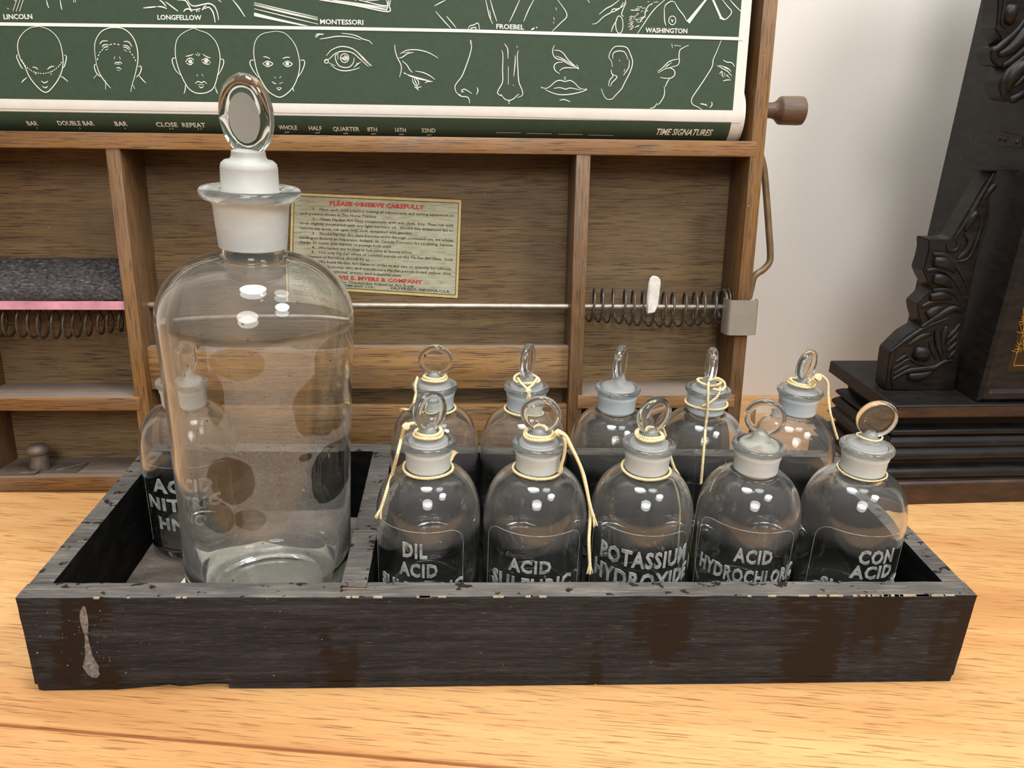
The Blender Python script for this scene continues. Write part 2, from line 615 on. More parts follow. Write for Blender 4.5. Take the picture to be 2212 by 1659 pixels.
m_wall = plain('white_wall', s2l((226, 223, 216)), 0.7, var=0.012, scale=300, bump=0.12, spec=0.2)
m_string = plain('cream_string', s2l((238, 218, 170)), 0.85, var=0.15, scale=500, bump=0.4, spec=0.1)
m_steel = plain('rod_steel', s2l((156, 145, 130)), 0.35, 0.6, 0.3, 90, 0.2)
m_spring = plain('dark_spring_steel', s2l((92, 84, 75)), 0.42, 0.5, 0.35, 140)
m_brkt = plain('nickel_bracket', s2l((176, 168, 156)), 0.36, 0.55, 0.1, 60, 0.1)
m_brass = plain('tarnished_bail_wire', s2l((132, 112, 84)), 0.45, 0.5, 0.2, 80, 0.1)
m_latch = plain('dusty_latch_metal', s2l((112, 100, 90)), 0.6, 0.5, 0.25, 120, 0.3)
m_knob = wood('dark_turned_wood', s2l((62, 48, 38)), s2l((88, 68, 52)), s2l((112, 88, 68)), 'X', 0.5, 0.5)
m_green = plain('green_chart_print', s2l((60, 76, 60)), 0.6, var=0.08, scale=160, spec=0.2)
m_cream = plain('chart_margin_paper', s2l((224, 219, 210)), 0.8, var=0.04, scale=70, spec=0.1)
m_ink = plain('white_chart_ink', s2l((244, 240, 226)), 0.7, var=0.05, scale=90, spec=0.1)
m_paper = plain('white_paper', s2l((246, 243, 226)), 0.85, var=0.03, scale=50)
m_pink = plain('pink_painted_wood', s2l((206, 146, 160)), 0.6, var=0.28, scale=36)
m_clip = plain('chipped_white_clip', s2l((222, 218, 208)), 0.5, var=0.2, scale=180, bump=0.3)
m_drip = plain('dried_white_drip', s2l((112, 110, 107)), 0.7, var=0.75, scale=380, bump=0.5)
m_pale = plain('bare_pale_wood', s2l((150, 104, 78)), 0.8, var=0.2, scale=200)
t = NT('charcoal_felt')
n = t.noise(t.coord((240, 240, 500)), 1.0, 6, 0.75)
n2 = t.noise(t.coord((60, 60, 60)), 1.0, 4, 0.7)
c = t.ramp(n, [(0.35, s2l((38, 35, 36))), (0.58, s2l((84, 80, 80))), (0.74, s2l((138, 130, 122)))])
c = t.mix(t.ramp(n2, [(0.60, B1), (0.72, (0.6,) * 3)]), c, s2l((128, 118, 100)))
m_felt = t.done(t.pbr(c, 0.95, normal=t.bump(n, 1.0, 0.0012), spec=0.05))
t = NT('black_lacquered_wood')
n = t.noise(t.coord((30, 60, 200)), 1.0, 5, 0.65)
n2 = t.noise(t.coord((60, 60, 60)), 1.0, 6, 0.7)
c = t.ramp(n, [(0.42, s2l((20, 18, 17))), (0.7, s2l((36, 33, 31)))])
c = t.mix(t.ramp(n2, [(0.66, B1), (0.76, (0.8,) * 3)]), c, s2l((92, 58, 40)))
m_lacq = t.done(t.pbr(c, 0.45, normal=t.bump(n2, 0.25, 0.0006), spec=0.3))
t = NT('red_brown_worn_edge')
n2 = t.noise(t.coord((24, 24, 90)), 1.0, 6, 0.7)
c = t.ramp(n2, [(0.4, s2l((34, 24, 20))), (0.62, s2l((66, 40, 28))), (0.8, s2l((104, 66, 44)))])
m_edge = t.done(t.pbr(c, 0.45, normal=t.bump(n2, 0.3, 0.0005)))
m_darkglass = plain('black_painted_glass', s2l((16, 12, 12)), 0.12, var=0.1)
m_gold = plain('gold_paint', s2l((176, 138, 70)), 0.4, 0.6, 0.15, 100)
t = NT('aged_label_paper')
n = t.noise(t.coord((60, 60, 420)), 1.0, 6, 0.7)
n2 = t.noise(t.coord((26, 26, 26)), 1.0, 4, 0.6)
c = t.ramp(n, [(0.34, s2l((150, 146, 120))), (0.5, s2l((186, 184, 158))), (0.7, s2l((202, 200, 176)))])
c = t.mix(t.ramp(n2, [(0.5, B1), (0.75, (0.5,) * 3)]), c, s2l((150, 132, 96)))
m_label = t.done(t.pbr(c, 0.8, spec=0.15))
m_labelgold = plain('label_gold_border', s2l((214, 188, 118)), 0.6, var=0.12, scale=200)
m_red = plain('label_red_ink', s2l((196, 66, 52)), 0.7, var=0.2, scale=500)
m_blackink = plain('label_black_ink', s2l((40, 36, 32)), 0.7, var=0.2, scale=500)

# ------------------------------------------------------------------ setting
mb = MB()
mb.box(-2.2, 3.2, 0.518, 0.60, -0.9, 2.1)
wall = mb.build('wall_back', m_wall, smooth=False)
wall['kind'] = 'structure'

# the table: two wide boards with a fine joint between them
tab = empty('oak_table', (0, 0, 0), 'light golden oak tabletop with a fine plank joint under everything', 'table')
seam_p, seam_d = Vector((-0.0079, -0.0270)), Vector((0.3031, -0.0381)).normalized()
seam_n = Vector((-seam_d.y, seam_d.x))


def tboard(a, b, name):
    m_ = MB()
    vs = []
    x0, x1 = -1.3, 2.0
    bev = 0.0007
    pts = []
    a, b = a + 0.0009, b - 0.0009
    for off, z in ((a + bev, 0.0), (b - bev, 0.0), (b - 0.0004, -bev), (b - 0.0004, -0.03), (a + 0.0004, -0.03), (a + 0.0004, -bev)):
        for x in (x0, x1):
            # line y along the seam direction; far edge clipped to the wall
            P = seam_p + seam_n * off
            y = P.y + (x - P.x) * seam_d.y / seam_d.x
            vs.append((x, min(y, 0.5178), z))
    n = 6
    fs = [(2 * i, 2 * i + 1, 2 * ((i + 1) % n) + 1, 2 * ((i + 1) % n)) for i in range(n)]
    fs += [tuple(2 * i for i in range(n)), tuple(2 * i + 1 for i in range(n - 1, -1, -1))]
    m_.add(vs, fs)
    return m_.build(name, m_table, tab, smooth=False)


tboard(0.0, 1.0, 'table_board')
tboard(-0.55, 0.0, 'table_board')
mb = MB()
js = [seam_p + seam_d * k + seam_n * o for k, o in ((-1.25, -0.0018), (1.75, -0.0018), (1.75, 0.0018), (-1.25, 0.0018))]
mb.add([(p.x, p.y, -0.0022) for p in js] + [(p.x, p.y, -0.0290) for p in js], [(0, 1, 2, 3), (7, 6, 5, 4), (0, 4, 5, 1), (1, 5, 6, 2), (2, 6, 7, 3), (3, 7, 4, 0)])
mb.build('joint_tongue', plain('reddish_joint_wood', s2l((150, 88, 50)), 0.7), tab, smooth=False)
for lx in (-1.15, 1.85):
    for ly in (-0.36, 0.44):
        board('leg', lx - 0.03, lx + 0.03, ly - 0.03, ly + 0.03, -0.7495, -0.0305, m_table, tab, 0.003)
mb = MB()
mb.box(-2.2, 3.2, -3.4, 0.60, -0.80, -0.75)
fl = mb.build('floor', plain('grey_brown_floor', s2l((120, 104, 88)), 0.6, var=0.1, scale=6), smooth=False)
fl['kind'] = 'structure'

# ------------------------------------------------------------------ black box
W, D, H, TF, TS, ZF = 0.600, 0.2165, 0.0708, 0.0152, 0.0146, 0.0062
box = empty('wooden_box', (0, 0, 0), 'long low black painted wooden box holding the glass bottles', 'box')
board('front_board', 0, W, 0, TF, 0.0058, H, m_black, box, 0.0006, 90, 0.00035, topmat=m_rim)
board('back_board', 0, W, D - TF, D, 0.0058, H, m_inner, box, 0.0006, 60, 0.0002, topmat=m_rim)
board('side_board', 0.0005, TS, TF + 0.0006, D - TF - 0.0004, 0.0058, H - 0.0004, m_inner, box, 0.0006, 30, 0.00025, topmat=m_rim)
board('side_board', W - TS, W - 0.0005, TF + 0.0006, D - TF - 0.0004, 0.0058, H - 0.0004, m_inner, box, 0.0006, 30, 0.00025, topmat=m_rim)
XD, WD = 0.1907, 0.0164
board('divider', XD, XD + WD, TF - 0.006, D - TF + 0.003, 0.0062, H + 0.0008, m_inner, box, 0.0007, 30, 0.0003, topmat=m_rim,
      label='divider board between the wide and the long compartment')
mb = MB()
mb.box(XD + 0.0015, XD + WD - 0.001, TF - 0.0068, TF - 0.0058, H - 0.003, H + 0.0002)
mb.build('broken_divider_end', m_pale, box)
# bottom board with the chipped stretch at its front left
mb = MB()
xs = [0.0008, 0.004, 0.05, 0.072, 0.08, 0.088, 0.105, 0.117, 0.119, 0.16, 0.3, 0.45, 0.5992]
ys = [0.0012, 0.0002, 0.0004, 0.0030, 0.0045, 0.0026, 0.0050, 0.0046, 0.0003, -0.0002, 0.0003, 0.0, 0.0004]
top = [(x, y, 0.0056) for x, y in zip(xs, ys)] + [(W - 0.0008, D, 0.0056), (0.0008, D, 0.0056)]
bot = [(x, y + 0.0004, 0.0002) for x, y, z in top]
n = len(top)
mb.add(top + bot, [tuple(range(n)), tuple(range(2 * n - 1, n - 1, -1))] + [(i, (i + 1) % n, n + (i + 1) % n, n + i) for i in range(n)])
mb.build('bottom_board', [m_black], box)
board('box_floor', TS - 0.001, XD + 0.001, TF - 0.001, D - TF + 0.001, 0.0056, ZF, m_boxfloor, box, 0)
board('box_floor', XD + WD - 0.001, W - TS + 0.001, TF - 0.001, D - TF + 0.001, 0.0056, ZF, m_inner, box, 0)
# dried drip on the front board
mb = MB()


def decal(mb, poly, y=-0.0005, th=0.0004):
    f = [onY(u, v, y) for u, v in poly]
    n = len(f)
    vs = [tuple(p) for p in f] + [(p.x, y + th, p.z) for p in f]
    mb.add(vs, [tuple(range(n)), tuple(range(2 * n - 1, n - 1, -1))] + [(i, n + i, n + (i + 1) % n, (i + 1) % n) for i in range(n)])


cen = [(181, 1311, 3), (180, 1320, 7), (181, 1335, 9), (182, 1350, 8.5), (184, 1362, 6), (185, 1371, 3), (187, 1380, 3.5),
       (188, 1392, 5), (190, 1405, 6), (192, 1418, 8), (196, 1430, 13), (197, 1440, 17), (199, 1450, 16), (202, 1458, 12), (204, 1464, 5)]
lft, rgt = [], []
for i, (x, y, r_) in enumerate(cen):
    lft.append((x - r_ * (0.85 + 0.3 * random.random()), y))
    rgt.append((x + r_ * (0.85 + 0.3 * random.random()), y))
decal(mb, rgt + lft[::-1])
for k in range(46):
    x = random.gauss(195, 55); y = random.gauss(1400, 40); r_ = random.uniform(0.6, 1.6)
    if 70 < x < 380 and 1310 < y < 1462:
        decal(mb, [(x + r_ * math.cos(a), y + r_ * math.sin(a)) for a in (0, 1.2, 2.4, 3.8, 5.1)])
mb.build('dried_drip', m_drip, box, smooth=False, label='dried whitish drip')
# pale chips along the front top edge
mb = MB()
for k in range(36):
    x = random.uniform(0.002, 0.596)
    if random.random() < 0.35:
        x = random.uniform(0.50, 0.585)
    l_ = random.uniform(0.001, 0.009) if x > 0.2 else random.uniform(0.0008, 0.004)
    mb.box(x, min(x + l_, W), -0.0005, 0.0006, H - random.uniform(0.0003, 0.0007), H + 0.00035)
mb.build('chipped_edge', plain('bare_wood_chips', s2l((158, 148, 124)), 0.8, var=0.35, scale=200), box, label='pale chips along the front edge')['kind'] = 'stuff'

# ------------------------------------------------------------------ bottles
def ell(cx, cz, a, b, n, t0=0.0, t1=90.0):
    return [(cx + a * math.cos(R(t0 + (t1 - t0) * k / n)), cz + b * math.sin(R(t0 + (t1 - t0) * k / n))) for k in range(n + 1)]


small_outer = [(0, .0022), (.018, .0018), (.024, .0002), (.029, 0), (.0325, .0014), (.0346, .0045), (.0353, .0095), (.0353, .03), (.0353, .06)] + \
    ell(.0146, .0870, .0207, .0325, 14)[:-1] + [(.0149, .1196), (.0146, .1210), (.0147, .1225), (.0151, .1320), (.0156, .1330), (.0158, .1345),
    (.0157, .1358), (.0162, .1368), (.0174, .1376), (.0180, .1391), (.0179, .1404), (.0172, .1412), (.0160, .1413), (.0142, .1405), (.0134, .1396)]
small_inner = [(.0120, .1200), (.0122, .1180)] + ell(.0124, .0862, .0204, .0305, 12)[::-1][1:] + [(.0328, .05), (.0328, .0125), (.0312, .0082), (.026, .0064), (.012, .0072), (0, .0076)]
SOUT = small_outer


def rad_at(prof, z):
    best = 0
    for (r0, z0), (r1, z1) in zip(prof, prof[1:]):
        if min(z0, z1) <= z <= max(z0, z1) and abs(z1 - z0) > 1e-9:
            best = max(best, r0 + (r1 - r0) * (z - z0) / (z1 - z0))
    return best


def mesh_of(build, name, mat, **kw):
    o = build.build(name, mat, **kw)
    return o


def ring(cx, cy, z, r, wob=0.0006, n=40, ph=0.0):
    return [Vector((cx + r * math.cos(2 * math.pi * k / n), cy + r * math.sin(2 * math.pi * k / n),
                    z + wob * math.sin(4 * math.pi * k / n + ph) + wob * math.cos(2 * math.pi * k / n + ph))) for k in range(n + 1)]


def twine(mb, pts, r=0.00085, pitch=0.0032, fray=False):
    """two twisted plies following a path"""
    P = catmull(pts, 6)
    # resample
    seg = [0]
    for a, b in zip(P, P[1:]):
        seg.append(seg[-1] + (b - a).length)
    L = seg[-1]
    n = max(6, int(L / pitch * 8))
    Q = []
    j = 0
    for k in range(n + 1):
        s = L * k / n
        while j < len(seg) - 2 and seg[j + 1] < s:
            j += 1
        tt = (s - seg[j]) / max(1e-9, seg[j + 1] - seg[j])
        Q.append(P[j].lerp(P[j + 1], tt))
    for ply in (0, math.pi):
        out = []
        prev = None
        for i, p in enumerate(Q):
            t_ = (Q[min(i + 1, n)] - Q[max(i - 1, 0)]).normalized()
            if prev is None:
                a = Vector((0, 1, 0)) if abs(t_.y) < 0.9 else Vector((1, 0, 0))
            else:
                a = prev
            a = (a - t_ * a.dot(t_)).normalized()
            prev = a
            b = t_.cross(a)
            th = 2 * math.pi * (L * i / n) / pitch + ply
            out.append(p + (a * math.cos(th) + b * math.sin(th)) * r * 0.5)
        mb.tube(out, r * 0.62, 6)
    if fray:
        e = Q[-1]
        d = (Q[-1] - Q[-4]).normalized()
        for k in range(9):
            v = (d + Vector((random.uniform(-.45, .45), random.uniform(-.3, .3), random.uniform(-.3, .3)))).normalized()
            mb.tube([e - d * 0.002, e + v * 0.0030, e + v * 0.0056 + Vector((0, 0, -0.0010))], [r * 0.6, r * 0.42, r * 0.18], 5)


class Bottle:
    pass


BZ = ZF
protos = {}


def small_bottle(x, y, label, group, disc_yaw, disc_tilt=0.0, lean=0.0, stain=False, spin=0.0):
    root = empty('glass_bottle', (x, y, BZ), label, 'bottle', group)
    if 'body' not in protos:
        mb = MB()
        mb.lathe(small_outer + small_inner, 96)
        protos['body'] = mb.build('bottle_body', [m_glass, m_neck, m_lip], root, angle=60)
        for p in protos['body'].data.polygons:
            c = p.center
            if .1218 < c.z < .1372 and .0140 < math.hypot(c.x, c.y) < .0163:
                p.material_index = 1
            elif c.z >= .1366 and math.hypot(c.x, c.y) > .0128:
                p.material_index = 2
        mb = MB()
        mb.lathe([(0, .1195), (.0105, .1196), (.0114, .1202), (.0118, .1215), (.0131, .1400), (.0131, .1412), (.0124, .1421), (.0108, .1425), (.0088, .1430), (.0072, .1440),
                  (.0060, .1458), (.0050, .1482), (.0042, .1504), (.0026, .1518), (0, .1521)], 48)
        protos['plug'] = mb.build('stopper', [m_frost, m_dome], root, angle=60)
        for p in protos['plug'].data.polygons:
            if p.center.z > .1416:
                p.material_index = 1
        mb = MB()
        rim = [(0, -.0027), (.006, -.0028), (.0092, -.0031), (.0112, -.0033), (.0125, -.0027), (.0133, -.0014), (.0136, 0),
               (.0133, .0014), (.0125, .0027), (.0112, .0033), (.0092, .0031), (.006, .0028), (0, .0027)]
        mb.lathe(rim, 48)
        d = mb.build('stopper_disc', m_disc, protos['plug'], angle=70)
        protos['disc'] = d
        body, plug, disc = protos['body'], protos['plug'], d
    else:
        body = protos['body'].copy(); col.objects.link(body); body.parent = root
        plug = protos['plug'].copy(); col.objects.link(plug); plug.parent = root
        disc = protos['disc'].copy(); col.objects.link(disc); disc.parent = plug
    if stain:
        plug.data = plug.data.copy()
        plug.data.materials[0] = m_frost_stain
        plug.data.materials[1] = m_dome_stain
        plug['label'] = 'stopper with brown stain'
    # disc stands on its edge: lathe axis turned horizontal, facing the camera at yaw 0
    M = Matrix.Translation((0, 0, .1500)) @ Matrix.Rotation(R(disc_yaw), 4, 'Z') @ Matrix.Rotation(R(lean), 4, 'Y') @ \
        Matrix.Rotation(R(90 + disc_tilt), 4, 'X') @ Matrix.Translation((0, .0112, 0))
    disc.matrix_local = M
    b = Bottle()
    b.root, b.x, b.y, b.body, b.plug = root, x, y, body, plug
    return b


def wrap_text(b, lines, rad=0.0353, yp=0.029):
    """lines: (text, photo column where it begins, where it ends, z of the middle, cap height)"""
    mb = MB()
    for s, ua, ub, z, cap, *vv in lines:
        v0 = vv[0] if vv else 1225
        vs, fs = text_verts(s, 0.01, extrude=0.00028, offset=0.0002, spacing=1.12, bevel=0.00014, res=2)
        x0 = min(v.x for v in vs); x1 = max(v.x for v in vs)
        y0 = min(v.y for v in vs); y1 = max(v.y for v in vs)
        aa = []
        for u in (ua, ub):
            d = ray(u, v0)
            ox, oy = CAM.x - b.x, CAM.y - b.y
            A = d.x * d.x + d.y * d.y
            B = ox * d.x + oy * d.y
            disc = B * B - A * (ox * ox + oy * oy - rad * rad * 0.995)
            k = (-B - math.sqrt(max(0.0, disc))) / A
            aa.append(math.atan2(ox + k * d.x, -(oy + k * d.y)))
        out = []
        for v in vs:
            a = aa[0] + (v.x - x0) / (x1 - x0) * (aa[1] - aa[0])
            zz = z - BZ + ((v.y - y0) / max(1e-6, (y1 - y0)) - 0.5) * cap
            rr = rad + 0.0001 + v.z
            out.append((rr * math.sin(a), -rr * math.cos(a), zz))
        mb.add(out, fs)
    o = mb.build('raised_lettering', m_letter, b.root, smooth=False)
    return o


def panel_outline(b, xt, ztop, half=1.05, rc=0.35, rad=0.0353):
    """the thin raised edge of the lettered panel, arched corners"""
    a0 = math.asin(max(-0.9, min(0.9, (xt - b.x) / rad)))
    pts = []
    top = ztop - BZ
    bot = 0.014
    rz = rc * rad

    def P(a, z, r=rad):
        return Vector((r * math.sin(a0 + a), -r * math.cos(a0 + a), z))
    for k in range(9):
        t_ = R(180 - 90 * k / 8)
        pts.append(P(-half + rc + rc * math.cos(t_), top - rz + rz * math.sin(t_)))
    for k in range(1, 24):
        pts.append(P(-half + rc + (2 * half - 2 * rc) * k / 24, top))
    for k in range(9):
        t_ = R(90 - 90 * k / 8)
        pts.append(P(half - rc + rc * math.cos(t_), top - rz + rz * math.sin(t_)))
    pts = [P(-half, bot)] + pts + [P(half, bot)]
    mb = MB()
    mb.tube(pts, 0.00016, 6)
    mb.build('panel_edge', m_letter, b.root)


FRONT_Y, BACK_Y = 0.064, 0.166
GF = 'reagent bottles in the front row of the box'
GB = 'reagent bottles in the back row of the box'
f1 = small_bottle(0.2432, FRONT_Y, 'clear reagent bottle with raised DIL ACID lettering, next to the divider', GF, 42, -4, 10)
f2 = small_bottle(0.3163, FRONT_Y, 'clear reagent bottle with raised ACID SULFURIC lettering and long string tassels on its right', GF, -12, 6, 3)
f3 = small_bottle(0.3905, FRONT_Y, 'clear reagent bottle with raised POTASSIUM HYDROXIDE lettering, middle of the front row', GF, 28, 5, 5)
f4 = small_bottle(0.4662, FRONT_Y, 'clear reagent bottle with raised ACID HYDROCHLORIC lettering and a brown-stained stopper, no string', GF, -20, 6, 4, stain=True)
f5 = small_bottle(0.5418, FRONT_Y, 'clear reagent bottle with raised CON ACID lettering, rightmost of the front row', GF, -6, 6, 10)
b1 = small_bottle(0.2438, BACK_Y, 'clear reagent bottle behind the DIL ACID bottle, stopper disc facing forward with string', GB, -4, 8, 5)
b2 = small_bottle(0.3155, BACK_Y, 'clear reagent bottle behind the ACID SULFURIC one, stopper edge-on with knotted string in front', GB, 70, 0, 2)
b3 = small_bottle(0.3882, BACK_Y, 'clear reagent bottle in the back row without any string, stopper disc nearly edge-on', GB, 66, 0, 2)
b4 = small_bottle(0.4608, BACK_Y, 'clear reagent bottle with a long string hanging straight down its front, stopper edge-on', GB, 80, 0, 0)
b5 = small_bottle(0.5362, BACK_Y, 'clear reagent bottle at right end of back row, string knotted right of its stopper', GB, 42, 3, 10)
nit = small_bottle(0.0502, BACK_Y, 'clear reagent bottle with raised ACID NITRIC lettering, behind the large bottle in the left compartment',
                   None, 60, 0, 0)

wrap_text(f1, [('DIL', 871, 923, .0845, .0112), ('ACID', 863, 945, .0697, .0105), ('SULPHURIC', 827, 1000, .0545, .0110)])
wrap_text(f2, [('ACID', 1098, 1190, .0722, .0100), ('SULFURIC', 1065, 1233, .0575, .0120)])
wrap_text(f3, [('POTASSIUM', 1295, 1474, .0775, .0130), ('HYDROXIDE', 1285, 1479, .0612, .0130)])
wrap_text(f4, [('ACID', 1581, 1664, .0800, .0110), ('HYDROCHLORIC', 1511, 1708, .0640, .0115)])
wrap_text(f5, [('CON', 1850, 1921, .0800, .0112), ('ACID', 1838, 1924, .0680, .0105), ('SULPHURIC', 1778, 1942, .0530, .0110)])
wrap_text(nit, [('ACID', 331, 452, .0740, .0122, 1048), ('NITRIC', 326, 474, .0580, .0110, 1090), ('HNO', 346, 440, .0410, .0110, 1130)], yp=.132)
panel_outline(f1, onY(890, 1145, .029).x, .0985, 1.0)
panel_outline(f2, onY(1155, 1160, .029).x, .0960, 1.05)
panel_outline(f3, onY(1385, 1160, .029).x, .0965, 1.1)
panel_outline(f4, onY(1620, 1150, .029).x, .0990, 1.05)
panel_outline(f5, onY(1880, 1160, .029).x, .0965, 1.0)
panel_outline(nit, 0.056, .0900, 1.05)

# --- string ------------------------------------------------------------
ALL = [f1, f2, f3, f4, f5, b1, b2, b3, b4, b5, nit]


def hit(u, v, b, yf, pad=0.0013):
    """first point along the sight line lying just outside the bottle (or the plane y = yf when it misses)"""
    d = ray(u, v)
    s0 = (b.y - 0.045 - CAM.y) / d.y
    s1 = (b.y + 0.03 - CAM.y) / d.y
    for k in range(160):
        s = s0 + (s1 - s0) * k / 160
        p = CAM + d * s
        z = p.z - BZ
        if 0 < z < .142:
            rr = rad_at(SOUT, z)
            if z > .1358:
                rr = max(rr, 0.0182)
            if math.hypot(p.x - b.x, p.y - b.y) < rr + pad:
                return p
    return onY(u, v, yf)


def strings(b, neck=True, top=True, tails=(), topz=.1463, topr=.0088, loops=1, thin=False, neckz=.1215, extra=()):
    mb = MB()
    r = 0.00065 if thin else 0.00108
    if neck:
        twine(mb, ring(b.x, b.y, BZ + neckz, .0157 + r * .6, .0005, ph=b.x * 40), r * 0.9)
        o = mb.build('neck_string', m_string, b.root, angle=80)
        o.matrix_parent_inverse = b.root.matrix_basis.inverted()
        mb = MB()
    if top:
        for k in range(loops):
            twine(mb, ring(b.x, b.y, BZ + topz + 0.0015 * k, topr - 0.0009 * k, .0006, ph=1 + k + b.x * 70), r)
    for pts, yf, fray in tails:
        P = []
        for q in pts:
            if len(q) == 3:
                P.append(onY(q[0], q[1], q[2]))
            else:
                P.append(hit(q[0], q[1], b, yf))
        twine(mb, P, r, fray=fray)
    for (u, v, y, rr) in extra:           # small knots
        c = onY(u, v, y)
        for k in range(3):
            pts = []
            ax = Matrix.Rotation(k * 1.1 + 0.4, 3, 'X') @ Matrix.Rotation(k * 0.9, 3, 'Y')
            for j in range(17):
                a = 2 * math.pi * j / 16
                pts.append(c + ax @ Vector((rr * math.cos(a), rr * 0.75 * math.sin(a), rr * 0.35 * math.sin(2 * a))))
            twine(mb, pts, r)
    o = mb.build('string', m_string, b.root, angle=80)
    o.matrix_parent_inverse = b.root.matrix_basis.inverted()
    return o


bpy.context.view_layer.update()
strings(f1, tails=[([(895, 914, .056), (882, 917, .054), (873, 926, .052), (867, 948), (859, 980), (847, 1024), (834, 1064), (822, 1101)], .045, True),
                   ([(966, 1002, .060), (974, 994, .063), (977, 987, .064)], .06, True)], extra=[(877, 921, .053, .0016)], loops=2, topr=.0092)
strings(f2, tails=[([(1200, 936, .056), (1219, 939, .050), (1232, 963, .048), (1246, 990, .046), (1257, 1017, .045), (1267, 1057, .043), (1276, 1098, .041), (1283, 1118, .040)], .045, True),
                   ([(1205, 930, .058), (1222, 941, .054), (1236, 968, .052), (1250, 998, .050), (1262, 1030, .048), (1270, 1070, .046), (1275, 1110, .043), (1272, 1169, .034), (1274, 1220, .030)], .045, True),
                   ([(1216, 940, .056), (1221, 955, .052), (1218, 985, .052), (1208, 1020, .053)], .05, False)],
        extra=[(1205, 935, .055, .0016)], loops=2, topr=.0098)
strings(f3, tails=[([(1418, 925, .066), (1428, 922, .070), (1434, 932, .078), (1440, 955, .084), (1446, 980, .086), (1456, 1010, .090), (1468, 1031, .094), (1476, 1060, .096), (1481, 1110, .099), (1483, 1170, .099), (1487, 1225, .099), (1491, 1243, .099)], .09, True)],
        loops=2, topr=.0092)
strings(f5, thin=True, topz=.1475, topr=.0080, loops=1)
strings(b1, tails=[([(902, 815, .158), (897, 835, .150), (898, 852, .149), (893, 872), (885, 885), (874, 884)], .145, True)], loops=2, topr=.0092)
strings(b2, tails=[([(1118, 816, .158), (1126, 828, .152), (1138, 840, .147), (1141, 850, .1455), (1138, 866, .1465)], .147, False),
                   ([(1160, 818, .158), (1150, 832, .151), (1140, 842, .147), (1144, 856, .1455), (1140, 868, .1465)], .147, True)],
        extra=[(1141, 845, .1465, .0013)], loops=1, topr=.0098)
strings(b4, neckz=.1290, tails=[([(1531, 825, .155), (1530, 836, .149), (1529, 860, .1465), (1528, 885, .1475), (1525, 915, .148), (1523, 940), (1520, 973), (1517, 1010), (1514, 1045)], .14, False),
                                ([(1531, 822, .154), (1548, 817, .155), (1562, 824, .154), (1566, 835, .153), (1558, 843, .150), (1541, 841, .147)], .15, False),
                                ([(1556, 836, .150), (1550, 855, .148), (1536, 868, .1475), (1518, 877, .150)], .148, False)], loops=1, topr=.0090)
strings(b5, neck=False, tails=[([(1745, 828, .156), (1756, 818, .155), (1768, 810, .155), (1780, 816, .157), (1788, 828, .157), (1789, 854, .155), (1793, 890), (1802, 926), (1809, 948)], .15, False)],
        extra=[(1766, 816, .155, .0024), (1760, 820, .156, .0018)], loops=2, topr=.0098)

# --- the large bottle ---------------------------------------------------
big_outer = [(0, .0060), (.020, .0052), (.034, .0026), (.044, .0004), (.050, 0), (.0545, .0022), (.0567, .007), (.0572, .014), (.0573, .04), (.0576, .09), (.0585, .14), (.0600, .19), (.0606, .212)] + \
    ell(.0205, .216, .0401, .0385, 18)[:-1] + [(.0207, .2550), (.0200, .2575), (.0203, .2610), (.0216, .2760), (.0223, .2860), (.0232, .2880), (.0245, .2890), (.0275, .2900), (.0292, .2915),
    (.0298, .2935), (.0296, .2952), (.0285, .2962), (.0255, .2964), (.0205, .2958), (.0188, .2945)]
big_inner = [(.0172, .2600), (.0172, .2560)] + ell(.0180, .214, .0396, .0365, 16)[::-1][1:] + [(.0570, .19), (.0556, .14), (.0545, .09), (.0542, .022), (.050, .012), (.040, .0085), (.025, .0100), (0, .0115)]
bigb = empty('large_glass_bottle', (0.1275, 0.085, 0.0078), 'large clear glass bottle with tall oval stopper, standing in the left compartment', 'bottle')
bigb.rotation_euler = (0, R(1.6), 0)
mb = MB(); mb.lathe(big_outer + big_inner, 128)
bbody = mb.build('bottle_body', [m_glass_big, m_neck_big, m_glass_film, m_lip], bigb, angle=60)
nof = (len(big_outer) - 1) * 128
for i, p in enumerate(bbody.data.polygons):
    c = p.center
    rr = math.hypot(c.x, c.y)
    if .2640 < c.z < .2905 and .0195 < rr:
        p.material_index = 1
    elif c.z > .2900:
        p.material_index = 3
    elif c.z < .2180 and c.z > .008 and (p.normal.x * c.x + p.normal.y * c.y) > 0 and c.y < .006:
        p.material_index = 2
mb = MB()
mb.lathe([(0, .2595), (.0150, .2597), (.0166, .2606), (.0170, .2620), (.0184, .2940), (.0168, .2950), (.0166, .3080), (.0160, .3105), (.0140, .3122), (.0108, .3130),
          (.0100, .3150), (.0098, .3175), (.006, .3190), (0, .3192)], 64)
big_stop = mb.build('stopper', m_frost_big, bigb, angle=60)
# oval glass finial
mb = MB()
prof = [(0, -.0052), (.006, -.0053), (.0100, -.0057), (.0130, -.0059), (.0152, -.0047), (.0167, -.0024), (.0171, 0),
        (.0167, .0024), (.0152, .0047), (.0130, .0059), (.0100, .0057), (.006, .0053), (0, .0052)]
M = Matrix.Translation((0, 0, .3375)) @ Matrix.Rotation(R(-18), 4, 'Z') @ Matrix.Rotation(R(4), 4, 'X') @ Matrix.Diagonal((1, 1, 1.38, 1)) @ Matrix.Rotation(R(90), 4, 'X')
mb.lathe(prof, 72, M=M)
fin = mb.build('stopper_disc', glass('finial_glass', dust=0.02), big_stop, angle=70)
mb = MB()
M2 = M @ Matrix.Translation((0.0022, -0.0005, 0.0))
mb.lathe([(0, .0050), (.0055, .0051), (.0100, .0054), (.0102, .0060), (.0060, .0056), (0, .0054)], 40, M=M2)
mb.build('frosted_oval', m_dome, fin, angle=60)
sheet = empty('paper_sheet', (0, 0, 0), 'white paper sheet lying under the large glass bottle', 'paper')
mb = MB()
